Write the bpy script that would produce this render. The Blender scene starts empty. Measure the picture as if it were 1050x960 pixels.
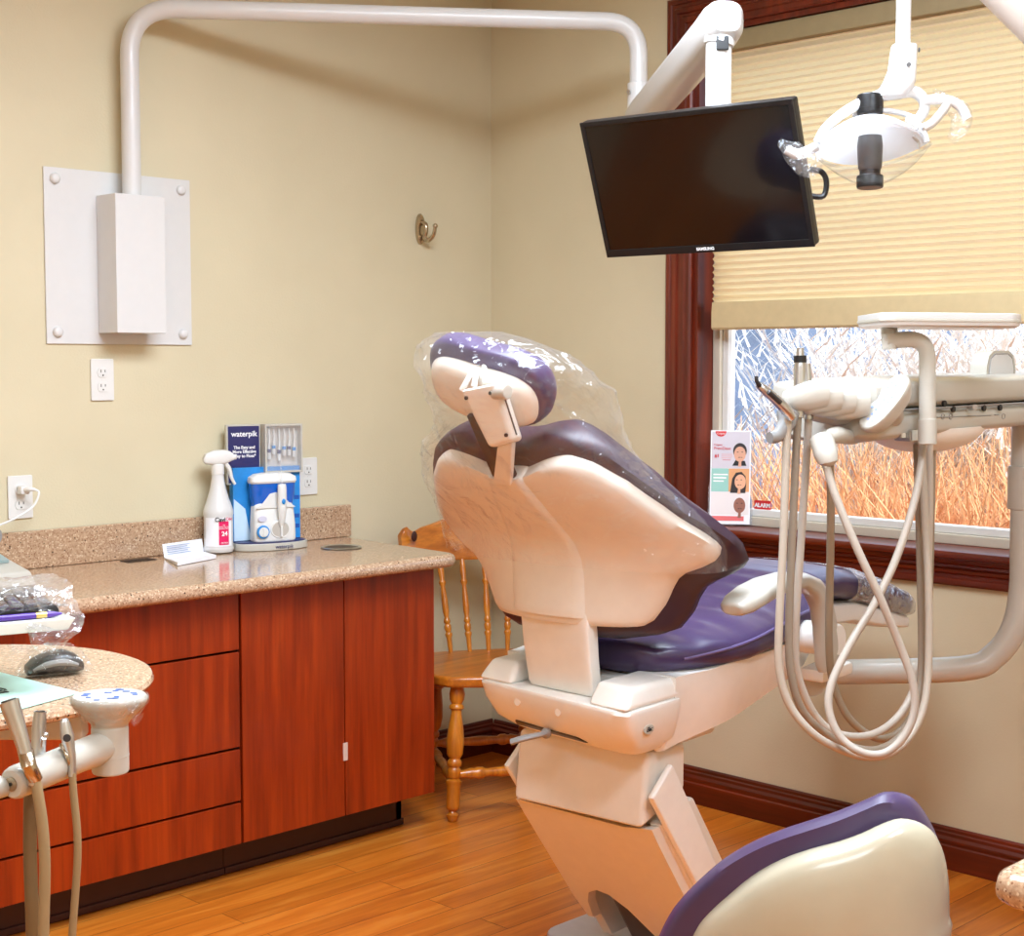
import bpy, bmesh, math, random
from mathutils import Vector, Matrix, noise
V = Vector
PI = math.pi
random.seed(7)
SC = bpy.context.scene
COL = SC.collection

# ------------------------------------------------------------------ camera (room corner at the origin, floor z=0)
FPX = 1555.0
PIT = math.atan(107/1555)
CAM = V((-3.65, -3.75, 1.35))
FW = V((math.sqrt(.5)*math.cos(PIT), math.sqrt(.5)*math.cos(PIT), -math.sin(PIT)))
RT = V((math.sqrt(.5), -math.sqrt(.5), 0))
UP = RT.cross(FW)
def D(px, py, t):
    """point seen at photo pixel (px, py) at distance t along the view axis"""
    return CAM + (FW + RT*((px-525)/FPX) + UP*((480-py)/FPX))*t
def onx(px, py, x):
    d = D(px, py, 1)-CAM
    return CAM+d*((x-CAM.x)/d.x)
def ony(px, py, y):
    d = D(px, py, 1)-CAM
    return CAM+d*((y-CAM.y)/d.y)
def onz(px, py, z):
    d = D(px, py, 1)-CAM
    return CAM+d*((z-CAM.z)/d.z)
cam = bpy.data.cameras.new('camera')
cam.sensor_width = 36
cam.lens = 36*FPX/1050
cam.clip_start = .05
camo = bpy.data.objects.new('camera', cam)
COL.objects.link(camo)
camo.matrix_world = Matrix.Translation(CAM) @ Matrix((RT, UP, -FW)).transposed().to_4x4()
SC.camera = camo

# ------------------------------------------------------------------ materials
def lin(c):
    return tuple(((x/255)/12.92 if x/255 <= .04045 else ((x/255+.055)/1.055)**2.4) for x in c)+(1,)
def hexc(r, g, b): return lin((r, g, b))
class NT:
    def __init__(s, name):
        s.m = bpy.data.materials.new(name); s.m.use_nodes = True
        s.t = s.m.node_tree; s.b = s.t.nodes['Principled BSDF']; s.o = s.t.nodes['Material Output']
    def n(s, typ, **kw):
        x = s.t.nodes.new(typ)
        for k, v in kw.items(): setattr(x, k, v)
        return x
    def l(s, a, b): s.t.links.new(a, b)
    def coord(s, which='Object', scale=(1, 1, 1), rot=(0, 0, 0)):
        c = s.n('ShaderNodeTexCoord'); m = s.n('ShaderNodeMapping')
        m.inputs['Scale'].default_value = scale; m.inputs['Rotation'].default_value = rot
        s.l(c.outputs[which], m.inputs['Vector']); return m.outputs[0]
    def noise(s, vec, scale, detail=4, rough=.55, dist=0):
        x = s.n('ShaderNodeTexNoise'); x.inputs['Scale'].default_value = scale; x.inputs['Detail'].default_value = detail
        x.inputs['Roughness'].default_value = rough; x.inputs['Distortion'].default_value = dist
        if vec: s.l(vec, x.inputs['Vector'])
        return x.outputs['Fac']
    def ramp(s, fac, stops, interp='LINEAR'):
        r = s.n('ShaderNodeValToRGB'); r.color_ramp.interpolation = interp
        e = r.color_ramp.elements
        e[0].position, e[0].color = stops[0]; e[1].position, e[1].color = stops[-1]
        for p, c in stops[1:-1]:
            k = e.new(p); k.color = c
        s.l(fac, r.inputs['Fac']); return r.outputs['Color']
    def mix(s, fac, a, b, mode='MIX'):
        x = s.n('ShaderNodeMix', data_type='RGBA', blend_type=mode)
        for k, v in ((0, fac), (6, a), (7, b)):
            if hasattr(v, 'is_linked') or hasattr(v, 'links'): s.l(v, x.inputs[k])
            else: x.inputs[k].default_value = v
        return x.outputs[2]
    def bump(s, h, strength, dist=.001):
        b = s.n('ShaderNodeBump'); b.inputs['Strength'].default_value = strength; b.inputs['Distance'].default_value = dist
        s.l(h, b.inputs['Height']); s.l(b.outputs[0], s.b.inputs['Normal']); return b.outputs[0]
    def set(s, **kw):
        names = dict(col='Base Color', rough='Roughness', metal='Metallic', coat='Coat Weight', coatr='Coat Roughness', spec='Specular IOR Level',
                     trans='Transmission Weight', ior='IOR', emit='Emission Strength', ecol='Emission Color', sub='Subsurface Weight', alpha='Alpha')
        for k, v in kw.items():
            i = s.b.inputs[names[k]]
            if hasattr(v, 'links'): s.l(v, i)
            else: i.default_value = v
        return s
def plain(name, rgb, rough=.5, var=.04, scale=30, bump=0, bscale=200, **kw):
    m = NT(name); c = lin(rgb)
    v = m.coord()
    f = m.noise(v, scale, 3)
    d = tuple(x*(1-var) for x in c[:3])+(1,); e = tuple(min(1, x*(1+var)) for x in c[:3])+(1,)
    m.set(col=m.ramp(f, [(.3, d), (.7, e)]), rough=rough, **kw)
    if bump: m.bump(m.noise(v, bscale, 2), bump)
    return m.m
MAT = {}
def wall_mat():
    m = NT('khaki_wall_paint'); v = m.coord()
    f = m.noise(v, 3, 3)
    m.set(col=m.ramp(f, [(.3, lin((209, 197, 166))), (.7, lin((215, 203, 172)))]), rough=.62, spec=.3)
    m.bump(m.noise(v, 160, 3), .25, .002); return m.m
def wood(name, dark, mid, light, axis, rough=.3, coat=.3, sc=1.0, spec=.5):
    m = NT(name)
    s = [14*sc]*3; s[axis] = 1.1*sc
    v = m.coord('Object', tuple(s))
    a = m.noise(v, 1.6, 6, .6, .6)
    s2 = [90*sc]*3; s2[axis] = 3*sc
    b = m.noise(m.coord('Object', tuple(s2)), 1.0, 3)
    c = m.ramp(a, [(.25, lin(dark)), (.5, lin(mid)), (.75, lin(light))])
    d = m.ramp(b, [(.3, (.78, .74, .7, 1)), (.7, (1.08, 1.06, 1.04, 1))])
    m.set(col=m.mix(1.0, c, d, 'MULTIPLY'), rough=rough, coat=coat, coatr=.15, spec=spec)
    return m.m
def floor_mat():
    m = NT('orange_plank_flooring'); v = m.coord('Object', (1, 1, 1))
    br = m.n('ShaderNodeTexBrick'); br.offset = .37; br.squash = 1
    for k, x in (('Scale', 1), ('Mortar Size', .0012), ('Mortar Smooth', .1), ('Brick Width', 1.15), ('Row Height', .095), ('Bias', 0)): br.inputs[k].default_value = x
    br.inputs['Color1'].default_value = (0, 0, 0, 1); br.inputs['Color2'].default_value = (1, 1, 1, 1); br.inputs['Mortar'].default_value = (.5, .5, .5, 1)
    m.l(v, br.inputs['Vector'])
    add = m.n('ShaderNodeVectorMath', operation='MULTIPLY_ADD'); add.inputs[1].default_value = (7, 7, 7)
    m.l(br.outputs['Color'], add.inputs[0]); m.l(v, add.inputs[2])
    mp = m.n('ShaderNodeMapping'); mp.inputs['Scale'].default_value = (1.4, 18, 18); m.l(add.outputs[0], mp.inputs['Vector'])
    g = m.noise(mp.outputs[0], 1.7, 6, .6, .8)
    c = m.ramp(g, [(.2, lin((176, 88, 24))), (.5, lin((217, 122, 36))), (.8, lin((240, 158, 64)))])
    tone = m.ramp(br.outputs['Color'], [(0, (.82, .8, .78, 1)), (1, (1.08, 1.06, 1.02, 1))])
    c2 = m.mix(1.0, c, tone, 'MULTIPLY')
    m.set(col=m.mix(br.outputs['Fac'], c2, lin((124, 60, 18))), rough=.28, coat=.35, coatr=.2)
    inv = m.n('ShaderNodeMath', operation='SUBTRACT'); inv.inputs[0].default_value = 1; m.l(br.outputs['Fac'], inv.inputs[1])
    m.bump(inv.outputs[0], .3, .002); return m.m
def stone_mat():
    m = NT('speckled_tan_stone'); v = m.coord()
    def spots(scale, lo, hi):
        vo = m.n('ShaderNodeTexVoronoi'); vo.inputs['Scale'].default_value = scale; m.l(v, vo.inputs['Vector'])
        sep = m.n('ShaderNodeSeparateColor'); m.l(vo.outputs['Color'], sep.inputs[0])
        gt = m.n('ShaderNodeMath', operation='GREATER_THAN'); gt.inputs[1].default_value = lo; m.l(sep.outputs[0], gt.inputs[0])
        lt = m.n('ShaderNodeMath', operation='LESS_THAN'); lt.inputs[1].default_value = hi; m.l(vo.outputs['Distance'], lt.inputs[0])
        mu = m.n('ShaderNodeMath', operation='MULTIPLY'); m.l(gt.outputs[0], mu.inputs[0]); m.l(lt.outputs[0], mu.inputs[1]); return mu.outputs[0]
    base = m.ramp(m.noise(v, 130, 5, .7), [(.3, lin((150, 116, 90))), (.5, lin((184, 150, 120))), (.7, lin((205, 176, 146)))])
    c = m.mix(spots(210, .74, .45), base, lin((216, 192, 162)))
    c = m.mix(spots(260, .80, .42), c, lin((140, 100, 76)))
    c = m.mix(spots(165, .93, .36), c, lin((52, 38, 32)))
    m.set(col=c, rough=.16, coat=.3, coatr=.08); return m.m
def film(name, amount=.13, haze=.06, rough=.12, tint=(1, 1, 1), bump=.6, scale=18):
    m = NT(name); v = m.coord()
    t = m.n('ShaderNodeBsdfTransparent'); t.inputs[0].default_value = tint+(1,)
    g = m.n('ShaderNodeBsdfGlossy'); g.inputs['Roughness'].default_value = rough; g.inputs['Color'].default_value = (1, 1, 1, 1)
    df = m.n('ShaderNodeBsdfDiffuse'); df.inputs[0].default_value = (.85, .86, .9, 1)
    nz0 = m.noise(v, scale*.5, 3, .6, 1.5)
    wv = m.n('ShaderNodeTexVoronoi', feature='DISTANCE_TO_EDGE'); wv.inputs['Scale'].default_value = scale*.8
    mpv = m.n('ShaderNodeVectorMath', operation='MULTIPLY_ADD'); mpv.inputs[1].default_value = (.12, .12, .12)
    ncol = m.n('ShaderNodeTexNoise'); ncol.inputs['Scale'].default_value = scale*.4; m.l(v, ncol.inputs['Vector']); m.l(ncol.outputs['Color'], mpv.inputs[0]); m.l(v, mpv.inputs[2]); m.l(mpv.outputs[0], wv.inputs['Vector'])
    ad_ = m.n('ShaderNodeMath', operation='ADD'); m.l(nz0, ad_.inputs[0]); m.l(wv.outputs[0], ad_.inputs[1]); nz = ad_.outputs[0]
    b = m.n('ShaderNodeBump'); b.inputs['Strength'].default_value = bump; b.inputs['Distance'].default_value = .02
    m.l(nz, b.inputs['Height']); m.l(b.outputs[0], g.inputs['Normal'])
    lw = m.n('ShaderNodeLayerWeight'); lw.inputs['Blend'].default_value = .35
    m.l(b.outputs[0], lw.inputs['Normal'])
    mr = m.n('ShaderNodeMapRange'); mr.inputs['To Min'].default_value = amount*.6; mr.inputs['To Max'].default_value = min(1, amount*4)
    pw = m.n('ShaderNodeMath', operation='POWER'); pw.inputs[1].default_value = 2.5; m.l(lw.outputs['Facing'], pw.inputs[0]); m.l(pw.outputs[0], mr.inputs['Value'])
    m1 = m.n('ShaderNodeMixShader'); m.l(mr.outputs[0], m1.inputs[0]); m.l(t.outputs[0], m1.inputs[1]); m.l(g.outputs[0], m1.inputs[2])
    m2 = m.n('ShaderNodeMixShader'); m2.inputs[0].default_value = haze
    m.l(m1.outputs[0], m2.inputs[1]); m.l(df.outputs[0], m2.inputs[2]); m.l(m2.outputs[0], m.o.inputs['Surface'])
    m.t.nodes.remove(m.b); return m.m
def pane_mat(name, tint=(1, 1, 1), amount=.03):
    m = NT(name)
    t = m.n('ShaderNodeBsdfTransparent'); t.inputs[0].default_value = tint+(1,)
    g = m.n('ShaderNodeBsdfGlossy'); g.inputs['Roughness'].default_value = .01
    fr = m.n('ShaderNodeLayerWeight'); pw = m.n('ShaderNodeMath', operation='POWER'); pw.inputs[1].default_value = 4; m.l(fr.outputs['Facing'], pw.inputs[0])
    ma_ = m.n('ShaderNodeMath', operation='MULTIPLY_ADD'); ma_.inputs[1].default_value = .6; ma_.inputs[2].default_value = amount; m.l(pw.outputs[0], ma_.inputs[0])
    mx = m.n('ShaderNodeMixShader'); m.l(ma_.outputs[0], mx.inputs[0]); m.l(t.outputs[0], mx.inputs[1]); m.l(g.outputs[0], mx.inputs[2])
    m.l(mx.outputs[0], m.o.inputs['Surface']); m.t.nodes.remove(m.b); return m.m
def shade_mat():
    m = NT('cream_cellular_shade_fabric'); v = m.coord()
    c = m.ramp(m.noise(v, 260, 2), [(.3, lin((236, 224, 196))), (.7, lin((244, 233, 206)))])
    d = m.n('ShaderNodeBsdfDiffuse'); t = m.n('ShaderNodeBsdfTranslucent'); m.l(c, d.inputs[0])
    t.inputs[0].default_value = lin((253, 230, 180))
    mx = m.n('ShaderNodeMixShader'); mx.inputs[0].default_value = .72
    m.l(d.outputs[0], mx.inputs[1]); m.l(t.outputs[0], mx.inputs[2]); m.l(mx.outputs[0], m.o.inputs['Surface']); m.t.nodes.remove(m.b); return m.m
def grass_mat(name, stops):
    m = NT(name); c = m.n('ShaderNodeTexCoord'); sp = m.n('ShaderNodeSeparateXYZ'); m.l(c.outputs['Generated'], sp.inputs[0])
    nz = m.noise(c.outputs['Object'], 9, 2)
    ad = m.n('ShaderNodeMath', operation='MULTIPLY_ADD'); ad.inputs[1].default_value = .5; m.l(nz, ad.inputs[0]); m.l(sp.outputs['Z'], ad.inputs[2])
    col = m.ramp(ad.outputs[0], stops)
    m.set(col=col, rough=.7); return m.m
def emis(name, rgb, st):
    m = NT(name); m.set(col=lin(rgb), ecol=lin(rgb), emit=st); return m.m

WALL = wall_mat()
FLOOR = floor_mat()
STONE = stone_mat()
CEIL = plain('white_ceiling_paint', (236, 232, 222), .8)
CHERRY = wood('cherry_laminate', (116, 31, 3), (146, 45, 5), (170, 61, 10), 2, .32, .2)
CHERRYX = wood('cherry_edge', (120, 34, 10), (140, 44, 14), (150, 54, 18), 0, .4, .1)
KICK = plain('dark_toe_kick', (58, 20, 10), .5)
GAP = plain('dark_cabinet_gap', (18, 8, 5), .8)
MAHOG = wood('red_brown_trim_wood', (70, 19, 5), (102, 31, 8), (130, 44, 13), 1, .38, .12)
MAHOGZ = wood('red_brown_trim_wood_upright', (70, 19, 5), (102, 31, 8), (130, 44, 13), 2, .38, .12)
MAHOGX = wood('red_brown_trim_wood_along', (58, 15, 4), (86, 26, 7), (112, 38, 11), 0, .38, .12)
OAK = wood('honey_oak', (156, 82, 14), (196, 114, 26), (218, 142, 42), 2, .3, .3)
OAKX = wood('honey_oak_seat', (148, 76, 14), (188, 106, 26), (208, 132, 42), 0, .28, .35)
WHITE = plain('white_enamel', (216, 214, 212), .32, .01, coat=.2)
WARMW = plain('warm_white_plastic', (193, 188, 177), .3, .015, coat=.2)
BEIGE = plain('beige_moulded_plastic', (236, 229, 218), .38, .02, bump=.08, bscale=600)
BEIGE2 = plain('light_beige_moulded_plastic', (245, 242, 236), .36, .02, bump=.08, bscale=600)
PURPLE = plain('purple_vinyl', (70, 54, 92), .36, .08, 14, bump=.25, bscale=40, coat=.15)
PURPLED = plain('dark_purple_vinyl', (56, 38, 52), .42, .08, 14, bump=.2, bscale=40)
CHROME = plain('brushed_steel', (206, 206, 206), .3, .04, metal=1)
NICKEL = plain('satin_nickel', (186, 170, 146), .24, .03, metal=1)
DKMET = plain('dark_grey_metal', (70, 68, 70), .35, .05, metal=.7)
BLACK = plain('black_plastic', (18, 17, 18), .35, .1)
SCREEN = plain('black_glass_screen', (10, 8, 8), .12, .1, coat=.3, coatr=.05)
GREY = plain('grey_plastic', (150, 148, 146), .45, .04)
DGREY = plain('dark_grey_plastic', (74, 70, 68), .4, .05)
HOSE = plain('grey_beige_silicone_hose', (196, 184, 168), .4, .03)
HOSED = plain('tan_silicone_hose', (152, 128, 92), .45, .03)
VINYLF = plain('almond_window_vinyl', (206, 196, 178), .4, .01)
FILM = film('clear_plastic_film', .085, .04, .11, bump=1.0, scale=16)
FILMT = film('thin_clear_plastic_film', .11, .03, .10, bump=1.0, scale=40)
PANE = pane_mat('window_glass')
ACRYL = film('clear_acrylic', .06, .10, .05, bump=.02)
SHADE = shade_mat()
OUTW = plain('white_switch_plastic', (226, 224, 220), .35, .01)
SLOT = plain('dark_slot', (40, 32, 26), .6)
PAPER = plain('white_card', (240, 240, 244), .6, .01)
BLUEC = plain('printed_blue', (40, 140, 214), .4, .12, 20)
NAVY = plain('printed_navy', (44, 44, 96), .4, .05)
RES = NT('blue_clear_reservoir'); RES.set(col=lin((20, 110, 220)), rough=.08, coat=.5, trans=.25); RES = RES.m
PINK = plain('printed_pink', (226, 24, 96), .4, .02)
RED = plain('printed_red', (206, 36, 40), .4, .02)
TEALP = plain('printed_teal', (150, 200, 190), .5, .02)
MINT = plain('mint_green_paper', (190, 226, 214), .6, .02)
LILAC = plain('printed_lilac', (206, 200, 210), .5, .02)
INK = plain('black_ink', (24, 22, 26), .6, .02)
WINK = plain('white_ink', (245, 245, 245), .5, .01)
BINK = plain('blue_ink', (84, 120, 200), .5, .02)
SKIN1 = plain('printed_skin', (214, 160, 134), .5, .03)
SKIN2 = plain('printed_skin_warm', (230, 172, 138), .5, .03)
SKIN3 = plain('printed_skin_deep', (150, 96, 80), .5, .03)
HAIR = plain('printed_dark_hair', (40, 26, 26), .5, .03)
PENP = plain('purple_pen_plastic', (84, 50, 150), .3, .02)
LIGHTS = [(-1.7, -2.0, 1.4, 1.0, 58), (-2.1, -3.7, 1.2, .6, 26), (-4.0, -3.2, .6, 1.2, 14)]
LCOL = (.81, .98, 1.17)
SUN_E, SKY_E, EXPO = 3.2, 1.6, .6
# ------------------------------------------------------------------ geometry helpers
class G:
    """collects shapes in world coordinates; becomes ONE mesh object"""
    def __init__(s): s.bm = bmesh.new()
    def add(s, tb, M=None):
        if M is not None: bmesh.ops.transform(tb, matrix=M, verts=tb.verts)
        bmesh.ops.recalc_face_normals(tb, faces=tb.faces)
        me = bpy.data.meshes.new('tmp'); tb.to_mesh(me); tb.free(); s.bm.from_mesh(me); bpy.data.meshes.remove(me); return s
    def box(s, lo, hi, bev=0, M=None, seg=2):
        tb = bmesh.new(); bmesh.ops.create_cube(tb, size=1)
        c = (V(lo)+V(hi))/2; d = V(hi)-V(lo)
        for v in tb.verts: v.co = V((v.co.x*d.x, v.co.y*d.y, v.co.z*d.z))+c
        if bev: bmesh.ops.bevel(tb, geom=tb.edges[:], offset=min(bev, .49*min(abs(x) for x in d)), segments=seg, affect='EDGES', profile=.5)
        return s.add(tb, M)
    def hexa(s, b, t, bev=0, M=None, seg=2):
        """box from 4 bottom and 4 top corners"""
        tb = bmesh.new(); vs = [tb.verts.new(V(p)) for p in list(b)+list(t)]
        for f in ((0, 1, 2, 3), (4, 5, 6, 7), (0, 1, 5, 4), (1, 2, 6, 5), (2, 3, 7, 6), (3, 0, 4, 7)): tb.faces.new([vs[i] for i in f])
        if bev: bmesh.ops.recalc_face_normals(tb, faces=tb.faces); bmesh.ops.bevel(tb, geom=tb.edges[:], offset=bev, segments=seg, affect='EDGES', profile=.5)
        return s.add(tb, M)
    def prism(s, out, z0, z1, bev=0, M=None, seg=2):
        tb = bmesh.new(); f = tb.faces.new([tb.verts.new((p[0], p[1], z0)) for p in out])
        r = bmesh.ops.extrude_face_region(tb, geom=[f])
        for e in r['geom']:
            if isinstance(e, bmesh.types.BMVert): e.co.z = z1
        bmesh.ops.recalc_face_normals(tb, faces=tb.faces)
        if bev:
            es = [e for e in tb.edges if len(e.link_faces) == 2 and abs(e.verts[0].co.z-e.verts[1].co.z) < 1e-6]
            bmesh.ops.bevel(tb, geom=es, offset=bev, segments=seg, affect='EDGES', profile=.5)
        return s.add(tb, M)
    def loft(s, rings, caps=True, M=None, closed=True):
        tb = bmesh.new(); R = [[tb.verts.new(V(p)) for p in r] for r in rings]; n = len(R[0])
        for a, b in zip(R, R[1:]):
            for i in range(n if closed else n-1):
                j = (i+1) % n
                try: tb.faces.new((a[i], a[j], b[j], b[i]))
                except ValueError: pass
        if caps and closed:
            for r in (R[0], R[-1]):
                try: tb.faces.new(r)
                except ValueError: pass
        bmesh.ops.remove_doubles(tb, verts=tb.verts, dist=1e-6)
        return s.add(tb, M)
    def tube(s, pts, r, n=14, sm=0, caps=True, flat=None, M=None):
        pts = [V(p) for p in pts]
        rr = list(r) if hasattr(r, '__len__') else [r]*len(pts)
        if sm: pts, rr = catmull(pts, rr, sm)
        fr = frames(pts)
        rings = []
        for p, (t, u, w), q in zip(pts, fr, rr):
            a, b = (q, q) if flat is None else (q, q*flat)
            rings.append([p+u*(a*math.cos(2*PI*k/n))+w*(b*math.sin(2*PI*k/n)) for k in range(n)])
        return s.loft(rings, caps, M)
    def cyl(s, p0, p1, r0, r1=None, n=24, bev=0):
        p0, p1 = V(p0), V(p1); r1 = r0 if r1 is None else r1
        if not bev: return s.tube([p0, p1], [r0, r1], n)
        d = (p1-p0).normalized()
        return s.tube([p0, p0+d*bev*.3, p0+d*bev, p1-d*bev, p1-d*bev*.3, p1], [r0-bev, r0-bev*.3, r0, r1, r1-bev*.3, r1-bev], n)
    def lathe(s, prof, M=None, n=28, caps=True):
        return s.loft([[V((r*math.cos(2*PI*k/n), r*math.sin(2*PI*k/n), z)) for k in range(n)] for r, z in prof], caps, M)
    def sphere(s, c, r, n=16, M=None):
        r = V((r, r, r)) if not hasattr(r, '__len__') else V(r)
        tb = bmesh.new(); bmesh.ops.create_uvsphere(tb, u_segments=n*2, v_segments=n, radius=1)
        for v in tb.verts: v.co = V((v.co.x*r.x, v.co.y*r.y, v.co.z*r.z))+V(c)
        return s.add(tb, M)
    def grid(s, f, nu, nv, M=None):
        tb = bmesh.new(); P = [[tb.verts.new(V(f(i/nu, j/nv))) for j in range(nv+1)] for i in range(nu+1)]
        for i in range(nu):
            for j in range(nv): tb.faces.new((P[i][j], P[i+1][j], P[i+1][j+1], P[i][j+1]))
        return s.add(tb, M)
    def poly(s, pts, M=None):
        tb = bmesh.new(); tb.faces.new([tb.verts.new(V(p)) for p in pts]); return s.add(tb, M)
    def jitter(s, amp, sc, seed=0):
        for v in s.bm.verts:
            v.co += noise.noise_vector(v.co*sc+V((seed, seed*2, 0)))*amp
        return s
def catmull(pts, rr, sm):
    P = [pts[0]*2-pts[1]]+pts+[pts[-1]*2-pts[-2]]; Rr = [rr[0]]+list(rr)+[rr[-1]]
    op, orr = [], []
    for i in range(1, len(P)-2):
        for k in range(sm):
            t = k/sm; a, b, c, d = P[i-1:i+3]
            op.append(.5*((2*b)+(c-a)*t+(2*a-5*b+4*c-d)*t*t+(3*b-a-3*c+d)*t**3)); orr.append(Rr[i]*(1-t)+Rr[i+1]*t)
    op.append(pts[-1]); orr.append(rr[-1]); return op, orr
def frames(pts):
    out = []; u = None
    for i, p in enumerate(pts):
        t = (pts[min(i+1, len(pts)-1)]-pts[max(i-1, 0)]).normalized()
        if u is None:
            u = V((0, 0, 1)).cross(t)
            if u.length < 1e-3: u = V((1, 0, 0)).cross(t)
        u = (u-t*u.dot(t)).normalized(); out.append((t, u, t.cross(u)))
    return out
def fillet(pts, r, k=6):
    """polyline with its inner corners rounded"""
    pts = [V(p) for p in pts]; out = [pts[0]]
    for a, b, c in zip(pts, pts[1:], pts[2:]):
        u = (a-b).normalized(); w = (c-b).normalized()
        q = min(r, .49*(a-b).length, .49*(c-b).length)
        p0, p2 = b+u*q, b+w*q
        for i in range(k+1):
            t = i/k; out.append(p0*(1-t)**2+b*2*t*(1-t)+p2*t*t)
    out.append(pts[-1]); return out
def sring(c, ax, ay, a, b, n=32, e=2.0):
    """superellipse ring round c in the plane of ax, ay"""
    o = []
    for k in range(n):
        t = 2*PI*k/n; x, y = math.cos(t), math.sin(t)
        o.append(V(c)+ax*(a*math.copysign(abs(x)**(2/e), x))+ay*(b*math.copysign(abs(y)**(2/e), y)))
    return o
def interp(x, xs, ys):
    if x <= xs[0]: return ys[0]
    for i in range(len(xs)-1):
        if x <= xs[i+1]:
            t = (x-xs[i])/(xs[i+1]-xs[i]); return ys[i]*(1-t)+ys[i+1]*t
    return ys[-1]
def rootof(o):
    while o.parent: o = o.parent
    return o
def build(name, g, mat, parent=None, loc=None, sharp=38, wn=True, sub=0):
    me = bpy.data.meshes.new(name); g.bm.to_mesh(me); g.bm.free()
    o = bpy.data.objects.new(name, me); COL.objects.link(o)
    if parent is not None:
        R = rootof(parent).matrix_basis.inverted(); me.transform(R); o.parent = parent
    else:
        L = V(loc) if loc is not None else V((0, 0, 0)); me.transform(Matrix.Translation(-L)); o.location = L
    me.materials.append(mat)
    for p in me.polygons: p.use_smooth = True
    me.set_sharp_from_angle(angle=math.radians(sharp))
    if sub:
        md = o.modifiers.new('sub', 'SUBSURF'); md.levels = md.render_levels = sub
    if wn:
        md = o.modifiers.new('wn', 'WEIGHTED_NORMAL'); md.keep_sharp = True
    return o
def tag(o, label, cat, group=None):
    o['label'] = label; o['category'] = cat
    if group: o['group'] = group
    return o
def thing(name, label, cat, loc, group=None, rz=0):
    o = bpy.data.objects.new(name, None); COL.objects.link(o); o.location = V(loc); o.rotation_euler = (0, 0, rz); o.empty_display_size = .1
    o.matrix_basis = Matrix.Translation(V(loc)) @ Matrix.Rotation(rz, 4, 'Z')
    return tag(o, label, cat, group)
def single(name, g, mat, label, cat, loc, group=None, **kw):
    return tag(build(name, g, mat, None, loc, **kw), label, cat, group)
def struct(name, g, mat, parent=None, **kw):
    o = build(name, g, mat, parent, **kw)
    if parent is None: o['kind'] = 'structure'
    return o
def dup(root, M, label, group=None):
    r = root.copy(); COL.objects.link(r); r.matrix_basis = M; r['label'] = label
    if group: r['group'] = group
    for ch in list(root.children):
        c = ch.copy(); COL.objects.link(c); c.parent = r
        for q in list(ch.children):
            d = q.copy(); COL.objects.link(d); d.parent = c
    return r
def basis(c, ex, ey, ez=None):
    ex, ey = V(ex).normalized(), V(ey).normalized(); ez = V(ez).normalized() if ez is not None else ex.cross(ey).normalized()
    m = Matrix((ex, ey, ez)).transposed().to_4x4(); m.translation = V(c); return m
def text(name, s, size, M, mat, parent, shear=0, align='CENTER', bold=0, ext=.0003):
    cu = bpy.data.curves.new('t', 'FONT'); cu.body = s; cu.size = size; cu.extrude = ext; cu.align_x = align; cu.align_y = 'CENTER'; cu.shear = shear; cu.offset = bold
    to = bpy.data.objects.new('t', cu); COL.objects.link(to)
    bpy.context.view_layer.update()
    me = bpy.data.meshes.new_from_object(to.evaluated_get(bpy.context.evaluated_depsgraph_get()))
    bpy.data.objects.remove(to); bpy.data.curves.remove(cu)
    g = G(); g.bm.from_mesh(me); bpy.data.meshes.remove(me)
    bmesh.ops.transform(g.bm, matrix=M, verts=g.bm.verts)
    return build(name, g, mat, parent, wn=False)
def rrect(w, h, r, n=5, cx=0, cy=0):
    o = []
    for sx, sy, a0 in ((1, 1, 0), (-1, 1, 90), (-1, -1, 180), (1, -1, 270)):
        for k in range(n+1):
            a = math.radians(a0+90*k/n); o.append((cx+sx*(w/2-r)+r*math.cos(a), cy+sy*(h/2-r)+r*math.sin(a)))
    return o
def ell(a, b, n=24, cx=0, cy=0): return [(cx+a*math.cos(2*PI*k/n), cy+b*math.sin(2*PI*k/n)) for k in range(n)]
X, Y, Z = V((1, 0, 0)), V((0, 1, 0)), V((0, 0, 1))
WX = basis((0, 0, 0), -Y, Z)   # plane on the window wall: x -> -y world (image right), y -> up, normal -x (into the room)
WY = basis((0, 0, 0), X, Z)    # plane on the left wall: x -> +x world (image right), y -> up, normal -y (into the room)
# ------------------------------------------------------------------ setting
XB, YB, ZC, TH = -4.7, -4.7, 2.62, .14
OY0, OY1, OZ0, OZ1 = -.877, -2.50, .862, 2.345     # window opening
struct('floor', G().box((XB-.1, YB-.1, -.1), (.14, .14, 0)), FLOOR, wn=False)
struct('ceiling', G().box((XB-.1, YB-.1, ZC), (.14, .14, ZC+.1)), CEIL, wn=False)
struct('wall_left', G().box((XB-.1, 0, 0), (TH, .14, ZC)), WALL, wn=False)
g = G()
g.box((0, OY0, 0), (TH, 0, ZC)).box((0, YB, 0), (TH, OY1, ZC)).box((0, OY1, 0), (TH, OY0, OZ0-.02)).box((0, OY1, OZ1), (TH, OY0, ZC))
struct('wall_right', g, WALL, wn=False)
struct('wall_back', G().box((XB-.1, YB, 0), (XB, 0, ZC)), WALL, wn=False)
struct('wall_front', G().box((XB-.1, YB-.1, 0), (TH, YB, ZC)), WALL, wn=False)
def base_profile(run0, run1, axis, name, mat):
    # ogee baseboard, swept along a wall
    pr = [(0, 0), (.017, 0), (.017, .062), (.014, .066), (.014, .070), (.0165, .074), (.0165, .080), (.011, .088), (.011, .096), (.0075, .100), (.0075, .108), (.004, .1125), (0, .1125)]
    if axis == 'x': rings = [[V((x, -t, z)) for t, z in pr] for x in (run0, run1)]
    else: rings = [[V((-t, y, z)) for t, z in pr] for y in (run0, run1)]
    return struct(name, G().loft(rings), mat, sharp=25, wn=False)
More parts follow.
